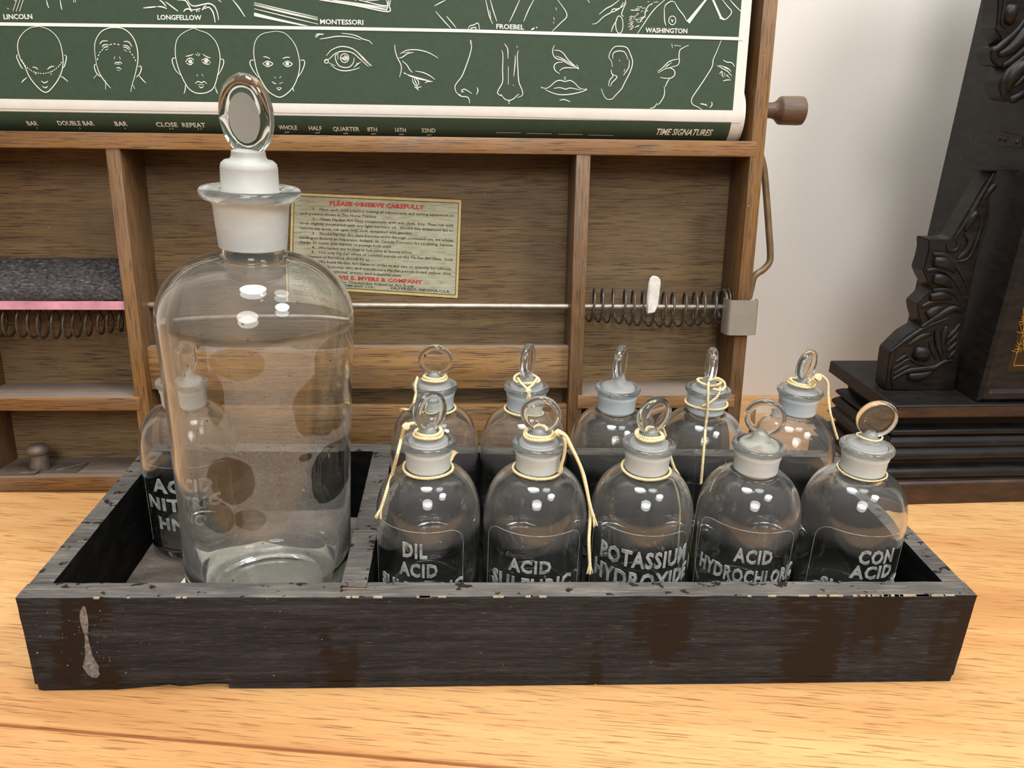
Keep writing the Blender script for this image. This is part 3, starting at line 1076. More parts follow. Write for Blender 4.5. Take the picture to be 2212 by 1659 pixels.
c1 = onZ(395, 1258, .0075)
a_ = R(38)
px, py = 0.1275, 0.083
pts = [(0.058, 0.122), (0.044, 0.020), (0.186, 0.018), (0.188, 0.128), (0.105, 0.150)]
n = len(pts)
mb.add([(x, y, .0067) for x, y in pts] + [(x, y, .0075) for x, y in pts],
       [tuple(range(n - 1, -1, -1)), tuple(range(n, 2 * n))] + [(i, (i + 1) % n, n + (i + 1) % n, n + i) for i in range(n)])
bpy.data.objects.remove(sheet)
sheet = mb.build('paper_sheet', m_paper, smooth=False)
sheet['label'] = 'white paper sheet lying under the large glass bottle'
sheet['category'] = 'paper'

# ------------------------------------------------------------------ drawing desk
XL = Vector((0.99977505, -0.00405191, 0.02081888))
NL = Vector((0.00622137, 0.99442914, -0.10522349))
ZL = Vector((-0.02027655, 0.10532935, 0.99423065))
OD = Vector((-0.1553690, 0.2527203, 0.0))
MD = Matrix(((XL.x, NL.x, ZL.x, OD.x), (XL.y, NL.y, ZL.y, OD.y), (XL.z, NL.z, ZL.z, OD.z), (0, 0, 0, 1)))
desk = empty('drawing_desk', (0, 0, 0), 'upright oak home drawing desk with compartments and a roller chart, leaning behind the box', 'desk', M=MD)


def DL(u, v, y=0.0):
    p = onP(u, v, OD + NL * y, NL) - OD
    return p.dot(XL), p.dot(ZL)


XI, XO, TOP = 0.6712, 0.6832, 0.535
DB = 0.050
board('side_rail', XI, XO, 0, 0.056, -0.0075, TOP, m_framev, desk, label='right side rail')
board('side_rail', -0.0205, -0.0085, 0, 0.056, 0.0068, TOP, m_framev, desk, label='left side rail')
board('middle_rail', -0.0085, 0.6760, -0.0004, 0.052, 0.3034, 0.3163, m_frame, desk)
board('top_rail', -0.0085, XI, 0.0, 0.052, TOP - 0.013, TOP, m_frame, desk)
board('bottom_rail', -0.0205, XI, -0.0003, 0.010, 0.0014, 0.0148, m_frame, desk, topmat=m_dustshelf)
board('bottom_shelf', -0.0085, XI, 0.010, 0.050, 0.0070, 0.0148, m_frame, desk, 0.0002, topmat=m_dustshelf)
board('back_panel', -0.0085, XI, DB, DB + 0.006, 0.0068, TOP, m_back, desk, 0)
board('upright_divider', 0.1304, 0.1420, 0.0006, DB, 0.0150, 0.3078, m_framev, desk)
board('upright_divider', 0.5208, 0.5332, 0.0006, DB, 0.0150, 0.3073, m_framev, desk)
board('shelf', -0.0085, 0.1348, -0.0008, DB, 0.0782, 0.0904, m_frame, desk, topmat=m_dustshelf)
board('shelf', 0.5290, 0.6765, -0.0008, DB, 0.0780, 0.0904, m_frame, desk, topmat=m_dustshelf)
board('slat', 0.1420, 0.5208, 0.0100, 0.0200, 0.0946, 0.1340, m_slat, desk, topmat=m_dustshelf)
board('slat', 0.1420, 0.5208, 0.0100, 0.0200, 0.0400, 0.0785, m_slat, desk)
mb = MB()
mb.lathe([(0, -.012), (.0014, -.012), (.0014, 0), (.003, .0008), (0, .001)], 12)
ft = mb.build('nail_foot', m_latch, desk); ft.location = (0.0065, 0.006, -0.0005); ft.scale = (1, 1, 0.5)

# rod and coil springs
mb = MB()
mb.tube([(-0.0085, .026, .1690), (0.30, .026, .1692), (XI, .026, .1680)], 0.0029, 14)
mb.build('steel_rod', m_steel, desk)


def coil(x0, x1, zc, r0, r1, turns, name, lab, wire=0.00115, sag=0.0, endturns=0, jit=0.0):
    pts = []
    N_ = int(turns * 20)
    for k in range(N_ + 1):
        t_ = k / N_
        a = 2 * math.pi * turns * t_
        rr = r0 + (r1 - r0) * t_ + 0.0008 * math.sin(5 * t_)
        tt = t_
        if endturns:
            tt = t_ * 1.12 if t_ < 0.85 else 0.952 + (t_ - 0.85) * 0.32
        x = x0 + (x1 - x0) * tt + 0.0012 * math.sin(a * 0.31)
        z = zc - sag * 4 * t_ * (1 - t_) + 0.002 * math.sin(6.5 * t_ + 1.2)
        pts.append((x, .026 + rr * math.sin(a) * 0.95, z + rr * math.cos(a)))
    mb = MB()
    mb.tube(pts, wire, 7)
    return mb.build(name, m_spring, desk, angle=80, label=lab)


coil(0.5345, 0.6705, .1680, .0150, .0160, 16, 'coil_spring', 'long coil spring on the rod at the right', endturns=1)
coil(-0.006, 0.1300, .1545, .0160, .0110, 14, 'coil_spring', 'sagging coil spring below the felt eraser', sag=-0.0005)

# white clip caught in the spring
mb = MB()
cl = [(0, 0), (.0075, .001), (.0100, .008), (.0112, .028), (.0100, .0325), (.0060, .0345), (.0020, .0335), (0.0006, .029), (-.0005, .015)]
n = len(cl)
mb.add([(x, 0, z) for x, z in cl] + [(x, .005, z) for x, z in cl],
       [tuple(range(n)), tuple(range(2 * n - 1, n - 1, -1))] + [(i, (i + 1) % n, n + (i + 1) % n, n + i) for i in range(n)])
clip = mb.build('white_clip', m_clip, None)
bm = bmesh.new(); bm.from_mesh(clip.data)
bmesh.ops.bevel(bm, geom=bm.edges[:], offset=0.0009, segments=2, affect='EDGES')
bm.to_mesh(clip.data); bm.free()
clip.matrix_world = MD @ Matrix.Translation((0.5905, 0.0055, 0.1655))
clip['label'] = 'small chipped white clip caught upright in the coil spring on the rod'
clip['category'] = 'clip'

# felt eraser on its pink board
era = empty('felt_eraser', (0, 0, 0), 'charcoal felt blackboard eraser on a pink wooden back, above the sagging spring', 'eraser', M=MD)
mb = MB()
zt, zb = 0.1762, 0.1688
mb.box(-0.0075, 0.1296, 0.0035, 0.0095, zb, zt)
mb.box(-0.0075, 0.1296, 0.0095, 0.0470, zb + 0.004, zt + 0.0006)
eb = mb.build('eraser_board', m_pink, era, smooth=False, label='pink painted edge board')
bm = bmesh.new()
nx, ny = 90, 26
x0, x1 = -0.0075, 0.1290
prof = [(0.0040, 0.1766), (0.0036, 0.1800), (0.0042, 0.1835), (0.0065, 0.1866), (0.012, 0.1890), (0.020, 0.1925), (0.030, 0.1990), (0.040, 0.2055), (0.046, 0.2080), (0.0485, 0.2050), (0.0490, 0.1772)]
P = catmull([(0, a, b) for a, b in prof], 4)
rows = []
for i in range(nx + 1):
    x = x0 + (x1 - x0) * i / nx
    row = []
    for p in P:
        q = Vector((x, p.y, p.z))
        d = noise.noise_vector(q * 260) * 0.0009 + noise.noise_vector(q * 70) * 0.0010
        q += d
        q.y = min(q.y, 0.0496); q.z = max(q.z, 0.1764); q.x = min(q.x, 0.1298)
        row.append(bm.verts.new(q))
    rows.append(row)
for a, b in zip(rows, rows[1:]):
    for k in range(len(a) - 1):
        bm.faces.new((a[k], a[k + 1], b[k + 1], b[k]))
    bm.faces.new((a[-1], a[0], b[0], b[-1]))
bm.faces.new(rows[0]); bm.faces.new(rows[-1][::-1])
bmesh.ops.recalc_face_normals(bm, faces=bm.faces)
me = bpy.data.meshes.new('felt_pad'); bm.to_mesh(me); bm.free()
me.materials.append(m_felt); me.shade_smooth()
fp = bpy.data.objects.new('felt_pad', me); col.objects.link(fp); fp.parent = era
mb = MB()
for k in range(70):
    c = Vector((random.uniform(0.0, 0.127), random.uniform(0.006, 0.042), 0))
    c.z = 0.1872 + max(0, (c.y - 0.01)) * 0.58 + 0.0006
    d = Vector((random.uniform(-1, 1), random.uniform(-.4, .4), random.uniform(-.2, .4))) * random.uniform(.0006, .0022)
    mb.tube([c - d, c + Vector((0, 0, .0004)), c + d], 0.00016, 4)
mb.build('lint', plain('pale_lint', s2l((178, 168, 140)), 0.9), era)['kind'] = 'stuff'

# metal bracket on the right rail
mb = MB()
bz0, bz1 = .1478, .1797
out = [(XI - .0095, .012), (XI - .0085, -.001), (XI - .004, -.0042), (XO - .001, -.0046), (XO + .0060, -.0030), (XO + .0064, .004)]
P = catmull([(a, b, 0) for a, b in out], 5)
vs = [(p.x, p.y, z) for p in P for z in (bz0, bz1)] + [(p.x + (0.0008 if i < len(P) / 2 else -0.0004), p.y + 0.0012, z) for i, p in enumerate(P) for z in (bz0, bz1)]
n = len(P)
fs = []
for i in range(n - 1):
    fs += [(2 * i, 2 * i + 2, 2 * i + 3, 2 * i + 1), (2 * n + 2 * i, 2 * n + 2 * i + 1, 2 * n + 2 * i + 3, 2 * n + 2 * i + 2),
           (2 * i, 2 * n + 2 * i, 2 * n + 2 * i + 2, 2 * i + 2), (2 * i + 1, 2 * i + 3, 2 * n + 2 * i + 3, 2 * n + 2 * i + 1)]
fs += [(0, 1, 2 * n + 1, 2 * n), (2 * n - 2, 4 * n - 2, 4 * n - 1, 2 * n - 1)]
mb.add(vs, fs)
mb.build('metal_bracket', m_brkt, desk, angle=60)

# bail wire outside the rail
mb = MB()
bp = [(*DL(1641, 330, .034)[:1], .034, DL(1641, 330, .034)[1])]
for u, v in ((1650, 365), (1656, 430), (1661, 500), (1664, 550), (1661, 568), (1648, 583), (1634, 592), (1627, 603), (1622, 625), (1617, 645)):
    a = DL(u, v, .034)
    bp.append((max(a[0], XO + .0006), .034, a[1]))
mb.tube(catmull(bp, 4), 0.0031, 10)
mb.build('bail_wire', m_brass, desk, angle=80)

# chart roller, knob and the chart
RC, ZT, YC = 0.025, 0.3385, 0.0030
mb = MB()
Mx = Matrix.Translation((0, YC + RC + 0.0006, ZT)) @ Matrix.Rotation(R(90), 4, 'Y')
mb.lathe([(0, 0.001), (RC - .0012, 0.001), (RC - .0012, 0.6655), (RC - 0.005, 0.6662), (0, 0.6662)], 64, M=Mx)
mb.build('paper_roll', m_cream, desk, angle=40)
mb = MB()
Mk = Matrix.Translation((XO - 0.002, YC + 0.026, 0.3435)) @ Matrix.Rotation(R(90), 4, 'Y')
mb.lathe([(0, 0), (.0072, 0), (.0068, .008), (.0067, .0150), (.0074, .0180), (.0094, .0205), (.0114, .0222), (.0121, .0238), (.0123, .040), (.0119, .0430), (.0100, .0442), (0, .0446)], 40, M=Mk)
mb.build('roller_knob', m_knob, desk, angle=50)

XG0, XG1, XR0, XR1 = 0.008, 0.6536, 0.0, 0.6622


def sheet_pt(x, s, lift=0.0):
    """point on the chart: s is height on the flat part, below ZT it follows the roll"""
    if s >= ZT:
        return (x, YC - lift, s)
    a = (ZT - s) / RC
    return (x, YC + RC - (RC + lift) * math.cos(a), ZT - (RC + lift) * math.sin(a))


def CH(u, v):
    x, z = DL(u, v, YC)
    if z >= ZT:
        return x, z
    best = None
    for k in range(400):
        a = k / 400 * 1.6
        d = YC + RC * (1 - math.cos(a))
        x, z = DL(u, v, d)
        if z >= ZT - RC * math.sin(a) - 1e-5 and k > 0 and best is not None:
            return x, ZT - RC * a
        best = (x, ZT - RC * a)
    return best


S_WB = CH(800, 226)[1]       # top of the plain white band
S_WE = CH(800, 252)[1]       # its lower edge
mb = MB()
ss = [TOP - 0.02, 0.45, 0.40, 0.36, S_WB + 0.0, S_WE] + [ZT - RC * k / 24 * 1.9 for k in range(0, 25)]
ss = sorted(set(round(s, 5) for s in ss), reverse=True)
xs = [XR0, XG0, 0.2, 0.4, XG1, XR1]
vs = [sheet_pt(x, s) for s in ss for x in xs] + [tuple(Vector(sheet_pt(x, s, -0.0004))) for s in ss for x in xs]
nx = len(xs); N_ = nx * len(ss)
for i in range(len(ss) - 1):
    mid = (ss[i] + ss[i + 1]) / 2
    for j in range(nx - 1):
        white = j in (0, nx - 2) or (S_WE < mid < S_WB)
        mb.f.append((i * nx + j, i * nx + j + 1, (i + 1) * nx + j + 1, (i + 1) * nx + j)); mb.m.append(0 if white else 1)
        mb.f.append((N_ + i * nx + j, N_ + (i + 1) * nx + j, N_ + (i + 1) * nx + j + 1, N_ + i * nx + j + 1)); mb.m.append(0)
mb.v = vs
chart = mb.build('chart_sheet', [m_cream, m_green], desk, angle=60, label='dark green printed chart with white line drawings')
LIFT = 0.00035


def stroke(mb, pts, w=0.00072, smooth=True, taper=True):
    P = [Vector((*CH(u, v), 0)) for u, v in pts]
    if smooth and len(P) > 2:
        P = catmull(P, 5)
    n = len(P)
    vs = []
    for i, p in enumerate(P):
        t_ = P[min(i + 1, n - 1)] - P[max(i - 1, 0)]
        if t_.length < 1e-9:
            t_ = Vector((1, 0, 0))
        t_.normalize()
        nn = Vector((-t_.y, t_.x, 0))
        f = i / max(1, n - 1)
        ww = w * 0.84 * (0.55 + 0.6 * math.sin(math.pi * min(1, max(0, f)))) if taper else w
        for sg in (1, -1):
            q = p + nn * ww * 0.5 * sg
            vs.append(sheet_pt(q.x, q.y, LIFT))
    mb.add(vs, [(2 * i, 2 * i + 1, 2 * i + 3, 2 * i + 2) for i in range(n - 1)])


def polyfill(mb, pts):
    mb.add([sheet_pt(*CH(u, v), LIFT) for u, v in pts], [tuple(range(len(pts)))])


def fig(name, z, strokes, w=0.00072, fills=(), circles=(), dashes=()):
    sc_, ox, oy = z
    T = lambda p: (ox + p[0] / sc_, oy + p[1] / sc_)
    mb = MB()
    for s_ in strokes:
        stroke(mb, [T(p) for p in s_], w)
    for cx_, cy_, rx, ry in circles:
        stroke(mb, [T((cx_ + rx * math.cos(k * math.pi / 6), cy_ + ry * math.sin(k * math.pi / 6))) for k in range(13)], w * 0.8, taper=False)
    for f_ in fills:
        polyfill(mb, [T(p) for p in f_])
    for s_ in dashes:
        P = catmull([Vector((*T(p), 0)) for p in s_], 8)
        L = 0; nxt = 0; seg_pts = []
        for a, b in zip(P, P[1:]):
            k = max(1, int((b - a).length / 0.8))
            for j in range(k):
                q = a.lerp(b, j / k)
                seg_pts.append(q)
        i = 0
        while i + 3 < len(seg_pts):
            a, b = seg_pts[i], seg_pts[min(i + 3, len(seg_pts) - 1)]
            stroke(mb, [(a.x, a.y), (b.x, b.y)], w * 0.85, False, False)
            i += 6
    return mb.build(name, m_ink, chart, smooth=False)


Z1, Z2, Z3 = (3.16, 0, 0), (4.022, 650, 0), (4.022, 1150, 0)
fig('head_drawing', Z1, [
    [(268, 180), (330, 200), (380, 240), (410, 290), (425, 350), (432, 410), (425, 480), (400, 540), (365, 590), (325, 628), (290, 622), (240, 575), (200, 520), (170, 450), (140, 400), (122, 330), (130, 270), (165, 220), (210, 190), (268, 180)],
    [(120, 372), (115, 388), (130, 425), (148, 460), (160, 468)], [(440, 375), (455, 387), (450, 420), (440, 455), (428, 466)],
    [(222, 458), (245, 462), (262, 475)], [(325, 475), (345, 458), (372, 452)], [(232, 490), (250, 500)], [(345, 492), (360, 488)], [(238, 504), (252, 508)], [(343, 507), (358, 505)],
    [(283, 552), (300, 565), (318, 562), (328, 552)], [(290, 588), (310, 600), (328, 588)], [(303, 601), (320, 601)],
    [(185, 530), (160, 550), (150, 565)], [(415, 520), (440, 535), (465, 558)]],
    dashes=[[(150, 410), (180, 455), (230, 490), (290, 502), (350, 490), (400, 455), (425, 420)]])
fig('head_drawing', Z1, [
    [(660, 440), (648, 350), (652, 285), (680, 230), (720, 200), (780, 188), (850, 200), (905, 250), (935, 320), (943, 400), (935, 460), (918, 530), (903, 580), (893, 628)],
    [(660, 440), (680, 500), (720, 560), (757, 602)], [(658, 436), (645, 450), (655, 490), (678, 518), (697, 520)], [(945, 455), (962, 452), (965, 478), (950, 510), (930, 527)],
    [(682, 302), (700, 282), (738, 280)], [(698, 322), (712, 306), (748, 308)], [(705, 332), (722, 320), (742, 322)], [(720, 342), (738, 335)],
    [(845, 283), (880, 287), (902, 320)], [(840, 310), (870, 314), (892, 337)], [(842, 322), (865, 326), (882, 342)], [(848, 338), (868, 352)],
    [(780, 405), (785, 386)], [(815, 386), (824, 405)], [(782, 434), (795, 426), (808, 428), (822, 424), (835, 436)], [(790, 438), (825, 438)],
    [(795, 466), (812, 462), (830, 475)], [(800, 478), (820, 481)], [(722, 550), (722, 612)], [(908, 580), (922, 608)], [(662, 510), (640, 535)], [(950, 515), (970, 540), (998, 568)]],
    dashes=[[(752, 305), (785, 300), (820, 308)], [(665, 410), (675, 375), (690, 350), (712, 332)], [(885, 350), (905, 375), (920, 400), (932, 430)]])
fig('head_drawing', Z1, [
    [(1322, 192), (1360, 208), (1420, 230), (1470, 280), (1495, 340), (1503, 400), (1495, 470), (1475, 560), (1450, 610), (1400, 635), (1340, 635), (1290, 605), (1250, 540), (1220, 470), (1200, 390), (1198, 320), (1215, 260), (1260, 220), (1322, 192)],
    [(1198, 396), (1180, 400), (1178, 425), (1200, 480), (1232, 512)], [(1505, 406), (1522, 405), (1528, 430), (1510, 480), (1490, 512)],
    [(1268, 385), (1295, 380), (1320, 370)], [(1385, 370), (1412, 388), (1440, 396)], [(1335, 368), (1345, 380)], [(1350, 358), (1355, 385)], [(1366, 366), (1360, 380)],
    [(1266, 425), (1285, 402), (1308, 398), (1325, 412)], [(1272, 430), (1300, 442), (1322, 425)], [(1375, 412), (1410, 400), (1440, 430)], [(1380, 422), (1405, 437), (1434, 437)],
    [(1345, 520), (1350, 508)], [(1378, 506), (1388, 520)], [(1333, 572), (1352, 556), (1375, 565), (1395, 557), (1413, 575)], [(1350, 577), (1395, 578)], [(1358, 587), (1375, 600), (1392, 587)],
    [(1268, 575), (1265, 610), (1257, 640)], [(1470, 592), (1478, 620), (1487, 640)]], circles=[(1300, 420, 11, 10), (1300, 420, 4, 4), (1408, 418, 11, 10), (1408, 418, 4, 4)])
fig('head_drawing', Z1, [
    [(1880, 213), (1940, 225), (1990, 270), (2025, 330), (2045, 420), (2040, 500), (2010, 580), (1970, 630), (1920, 662), (1880, 655), (1830, 620), (1790, 560), (1760, 500), (1740, 420), (1733, 350), (1745, 280), (1790, 232), (1880, 213)],
    [(1735, 410), (1712, 414), (1708, 440), (1735, 490), (1765, 530)], [(2050, 415), (2072, 410), (2080, 435), (2060, 490), (2033, 530)],
    [(1797, 388), (1820, 390), (1845, 402)], [(1930, 402), (1952, 392), (1980, 392)], [(1793, 435), (1825, 418), (1862, 435), (1828, 456), (1793, 435)], [(1930, 435), (1962, 418), (1995, 438), (1962, 456), (1930, 435)],
    [(1873, 525), (1885, 535)], [(1908, 534), (1920, 522)], [(1857, 557), (1872, 568), (1887, 573)], [(1907, 573), (1930, 562)], [(1888, 600), (1905, 614), (1922, 600)], [(1895, 598), (1918, 598)],
    [(2000, 590), (2000, 605), (2006, 625)]], circles=[(1828, 436, 10, 9), (1828, 436, 4, 4), (1962, 436, 10, 9), (1962, 436, 4, 4)])
hatch = [[(350 + k * 6, 478 + abs(k - 5) * 3 + (10 if k < 5 else 0)), (356 + k * 6, 530 - abs(k - 5) * 3)] for k in range(10)]
fig('eye_drawing', Z2, [
    [(165, 340), (230, 330), (320, 316), (430, 322), (520, 347)], [(355, 290), (430, 298), (490, 315), (540, 340), (590, 355), (622, 385)], [(125, 320), (145, 297), (200, 297)], [(132, 328), (160, 300), (190, 302)],
    [(222, 485), (260, 440), (320, 410), (380, 405), (450, 425), (510, 470), (560, 520), (615, 572)], [(205, 530), (250, 510), (300, 465), (370, 445), (450, 460), (510, 510), (555, 550), (590, 580)],
    [(240, 545), (300, 572)], [(260, 565), (320, 605), (390, 616), (460, 605), (512, 588)], [(330, 468), (302, 480), (303, 520), (330, 570), (385, 588), (430, 577), (458, 540), (462, 500)],
    [(318, 478), (325, 515)], [(520, 540), (490, 560), (462, 585)], [(515, 545), (480, 555)],
    [(495, 460), (545, 520)], [(510, 468), (560, 530)], [(525, 485), (575, 540)], [(540, 495), (590, 550)], [(548, 520), (605, 560)], [(560, 535), (612, 575)]] + hatch,
    circles=[(222, 533, 17, 16), (380, 505, 36, 38)])
fig('eye_drawing', Z2, [
    [(815, 388), (820, 440), (838, 500), (868, 560), (872, 610), (857, 670)], [(862, 470), (910, 440), (990, 432), (1070, 445), (1130, 468), (1192, 505)], [(850, 505), (880, 498), (930, 465), (980, 455)],
    [(885, 460), (945, 452)], [(882, 530), (920, 565), (945, 605), (970, 630)], [(895, 637), (960, 660), (1050, 685), (1145, 710)], [(895, 630), (950, 662), (1040, 690), (1130, 705)],
    [(995, 618), (1060, 630), (1120, 658), (1165, 692)], [(968, 680), (978, 720), (1000, 745), (1020, 752)], [(985, 680), (1000, 720), (1015, 745)], [(1000, 682), (1022, 710), (1022, 740)],
    [(985, 750), (1005, 765), (1050, 752)], [(1005, 755), (1012, 772), (1020, 787)], [(1078, 722), (1100, 708), (1130, 712)]])
fig('nose_drawing', Z2, [
    [(1472, 348), (1475, 380), (1483, 400), (1470, 470), (1440, 560), (1400, 660), (1355, 720), (1338, 755), (1352, 805), (1395, 830)], [(1478, 350), (1484, 380)], [(1365, 822), (1395, 838), (1440, 842), (1460, 860), (1466, 898)],
    [(1420, 795), (1400, 800), (1398, 785), (1420, 775), (1450, 790), (1487, 815)], [(1530, 758), (1538, 790), (1525, 822)]])
fig('nose_drawing', Z2, [
    [(1745, 438), (1755, 480), (1752, 600), (1752, 710), (1722, 770), (1708, 810), (1738, 832), (1735, 820)], [(1738, 820), (1770, 860), (1808, 872), (1845, 860), (1880, 828), (1895, 818)],
    [(1890, 440), (1880, 480), (1885, 600), (1893, 710), (1920, 780), (1925, 825), (1880, 850)], [(1768, 380), (1792, 415), (1798, 450), (1800, 510)], [(1802, 578), (1802, 735)], [(1862, 482), (1860, 560), (1848, 665)],
    [(1800, 880), (1816, 880)], [(1800, 890), (1816, 890)], [(1803, 900), (1814, 900)], [(1845, 735), (1848, 745)], [(1875, 415), (1882, 400)]])
fig('nostril_and_lip_drawing', Z3, [
    [(190, 393), (175, 440), (185, 485), (210, 510), (260, 525), (300, 550), (365, 582)], [(188, 438), (230, 440), (270, 465), (310, 520), (370, 575), (402, 600), (385, 562)], [(205, 488), (260, 510), (300, 535), (360, 572)],
    [(265, 540), (215, 545), (188, 575), (200, 615), (238, 642)], [(235, 615), (280, 590), (395, 592)]])
fig('mouth_drawing', Z3, [
    [(75, 758), (120, 768), (160, 745), (200, 710), (240, 698), (282, 708), (330, 700), (370, 725), (410, 765), (475, 782)], [(110, 778), (160, 802), (220, 820), (290, 823), (370, 812), (425, 798), (470, 780), (460, 770)],
    [(185, 768), (240, 762), (290, 775), (330, 765), (420, 782)], [(75, 752), (82, 770)], [(275, 692), (290, 688)], [(275, 680), (290, 676)], [(278, 670), (286, 668)], [(235, 873), (275, 865), (328, 885)]])
fig('ear_drawing', Z3, [
    [(695, 583), (685, 530), (665, 500), (675, 455), (710, 410), (760, 402), (820, 415), (850, 470), (870, 540), (850, 620), (800, 720), (775, 770), (720, 830), (690, 860), (650, 862), (620, 830), (598, 770)],
    [(700, 510), (698, 475), (720, 450), (770, 443), (805, 460), (832, 520)], [(842, 520), (838, 580), (815, 620), (790, 655)], [(682, 605), (690, 640), (700, 660), (670, 700), (662, 750)],
    [(700, 650), (735, 665), (720, 690), (690, 720), (678, 750)], [(802, 600), (795, 625)], [(755, 520), (758, 535)]])
fig('lips_profile_drawing', Z3, [
    [(1357, 393), (1310, 415), (1282, 435), (1273, 480), (1275, 540), (1255, 570), (1195, 585)], [(1088, 620), (1130, 590), (1180, 540), (1230, 520), (1270, 512)], [(1090, 635), (1150, 600), (1200, 592), (1232, 615), (1235, 650), (1205, 678), (1150, 680), (1110, 672)],
    [(1192, 685), (1170, 715), (1155, 755)], [(1145, 750), (1148, 800), (1140, 840), (1110, 890), (1085, 912)], [(1082, 895), (1060, 930), (1022, 942)], [(1210, 378), (1216, 415)], [(1237, 388), (1240, 405)], [(1245, 395), (1290, 402)],
    [(1160, 575), (1210, 545)], [(1150, 590), (1190, 560)]])
fig('nose_profile_drawing', Z3, [
    [(1640, 352), (1600, 450), (1570, 520), (1560, 580), (1500, 680), (1440, 770), (1385, 855), (1390, 905), (1440, 932), (1478, 958)], [(1458, 900), (1485, 905), (1520, 920)], [(1470, 910), (1512, 905)], [(1555, 885), (1560, 910), (1540, 938)],
    [(1655, 522), (1690, 540), (1730, 545), (1758, 580)], [(1603, 570), (1660, 600), (1700, 625), (1730, 660)], [(1620, 568), (1690, 590), (1725, 622)], [(1640, 570), (1700, 605)],
    [(1625, 645), (1645, 620), (1650, 665)], [(1665, 630), (1672, 665)], [(1640, 650), (1660, 672)], [(1680, 645), (1715, 680)], [(1690, 668), (1700, 650)], [(1655, 705), (1690, 695), (1725, 695)]])
rs = random.Random(3)
hair = []
for k in range(46):
    y = rs.uniform(10, 270)
    xm = 820 + (1 - y / 280) * 40
    x = rs.uniform(xm, xm + 240 * (1 - y / 330))
    a = rs.uniform(-.9, -.1) if y > 90 else rs.uniform(-.3, .3)
    L_ = rs.uniform(14, 42)
    hair.append([(x, y), (x + L_ * math.cos(a), y + L_ * math.sin(a))])
fig('portrait_drawing', Z3, [
    [(755, 0), (690, 50), (640, 75), (580, 125)], [(812, 0), (790, 50), (740, 78), (700, 80), (680, 110), (620, 145), (560, 200), (520, 210)], [(790, 20), (760, 70), (710, 100), (680, 110)],
    [(815, 20), (775, 115), (790, 145)], [(735, 170), (700, 230), (685, 280)], [(1150, 0), (1080, 60), (1020, 130), (960, 220), (912, 292)], [(1040, 38), (1010, 50), (980, 100), (975, 140), (930, 160)],
    [(1235, 20), (1270, 80), (1310, 130), (1340, 185)], [(1145, 75), (1160, 40), (1205, 12), (1235, 20)], [(1145, 75), (1148, 180), (1162, 225)],
    [(1650, 0), (1690, 50), (1730, 108), (1675, 170), (1625, 160)], [(1715, 0), (1760, 50), (1812, 103)], [(1205, 165), (1215, 190), (1222, 170)]] + hair,
    circles=[(755, 215, 32, 76), (1215, 178, 30, 38)],
    fills=[[(1495, 0), (1340, 182), (1364, 206), (1515, 0)], [(1560, 0), (1632, 165), (1650, 160), (1578, 0)], [(1625, 165), (1645, 148), (1678, 172)]])
fig('portrait_drawing', Z2, [
    [(1255, 3), (1205, 28), (1160, 52)], [(1170, 100), (1240, 180), (1305, 250)], [(1265, 142), (1310, 195), (1348, 242)], [(1452, 252), (1470, 225), (1500, 218), (1540, 203), (1552, 268)], [(1475, 265), (1480, 245), (1518, 240), (1518, 262)],
    [(1605, 0), (1625, 90), (1640, 150), (1665, 208)], [(1640, 90), (1650, 160)], [(1645, 0), (1670, 90), (1702, 187)], [(1900, 0), (1860, 90), (1812, 190)], [(2022, 0), (1975, 90), (1935, 187)]],
    fills=[[(1996, 262), (2010, 245), (2035, 240), (2020, 258)], [(2042, 242), (2048, 232), (2056, 238), (2050, 247)]])
fig('portrait_drawing', Z3, [[(220, 0), (300, 128), (240, 205), (172, 272)], [(203, 65), (210, 90)], [(185, 150), (190, 175)], [(180, 190), (185, 205)], [(480, 0), (495, 25)]])
fig('portrait_drawing', Z1, [
    [(90, 77), (115, 0)], [(112, 78), (138, 0)], [(135, 78), (160, 0)], [(50, 55), (62, 63)], [(100, 0), (112, 12)], [(318, 0), (325, 30), (335, 56)], [(412, 0), (418, 40), (425, 68)], [(505, 0), (503, 18)], [(515, 0), (518, 18)]])
fig('portrait_drawing', Z1, [
    [(980, 55), (1030, 50), (1070, 46)], [(1075, 45), (1110, 48), (1140, 60)], [(1090, 0), (1115, 20), (1135, 45)], [(1130, 12), (1180, 50), (1217, 78)], [(1210, 0), (1265, 5), (1290, 40), (1310, 68), (1360, 60)],
    [(1280, 0), (1300, 30), (1330, 42), (1390, 30), (1430, 25), (1465, 45), (1485, 90), (1493, 138)], [(1255, 82), (1265, 66), (1290, 62), (1312, 82)], [(1340, 82), (1350, 65), (1370, 58)], [(1380, 70), (1395, 48), (1410, 40)],
    [(1395, 62), (1425, 50), (1450, 75), (1462, 110), (1470, 156)], [(1385, 68), (1392, 56)], [(1590, 0), (1630, 50), (1673, 115)], [(1355, 80), (1365, 72)], [(1490, 0), (1512, 15)]], w=0.0010)
fig('piano_drawing', Z1, [
    [(1735, 18), (1950, 70), (2170, 120)], [(1735, 28), (1950, 82), (2170, 131)], [(1735, 36), (1950, 89), (2170, 138)], [(1735, 60), (1950, 112), (2172, 165)]],
    fills=[[(1735, 86), (1735, 110), (1900, 145), (2060, 175), (2112, 178), (1900, 128)]])
fig('picture_frame_drawing', Z2, [
    [(160, 0), (480, 50), (755, 102), (768, 50), (780, 0)], [(200, 0), (500, 45), (750, 88)], [(270, 0), (520, 35), (758, 68)], [(745, 95), (755, 50), (765, 0)], [(500, 0), (735, 52), (745, 0)], [(560, 10), (680, 0)], [(470, 0), (480, 6)], [(300, 12), (500, 40), (745, 80)]], w=0.0009)
mb = MB()
stroke(mb, [(-60, 51.5), (0, 52), (700, 61), (1000, 66.5), (1605, 84)], 0.0024, False, False)
mb.build('dividing_line', m_ink, chart, smooth=False)
mb = MB()
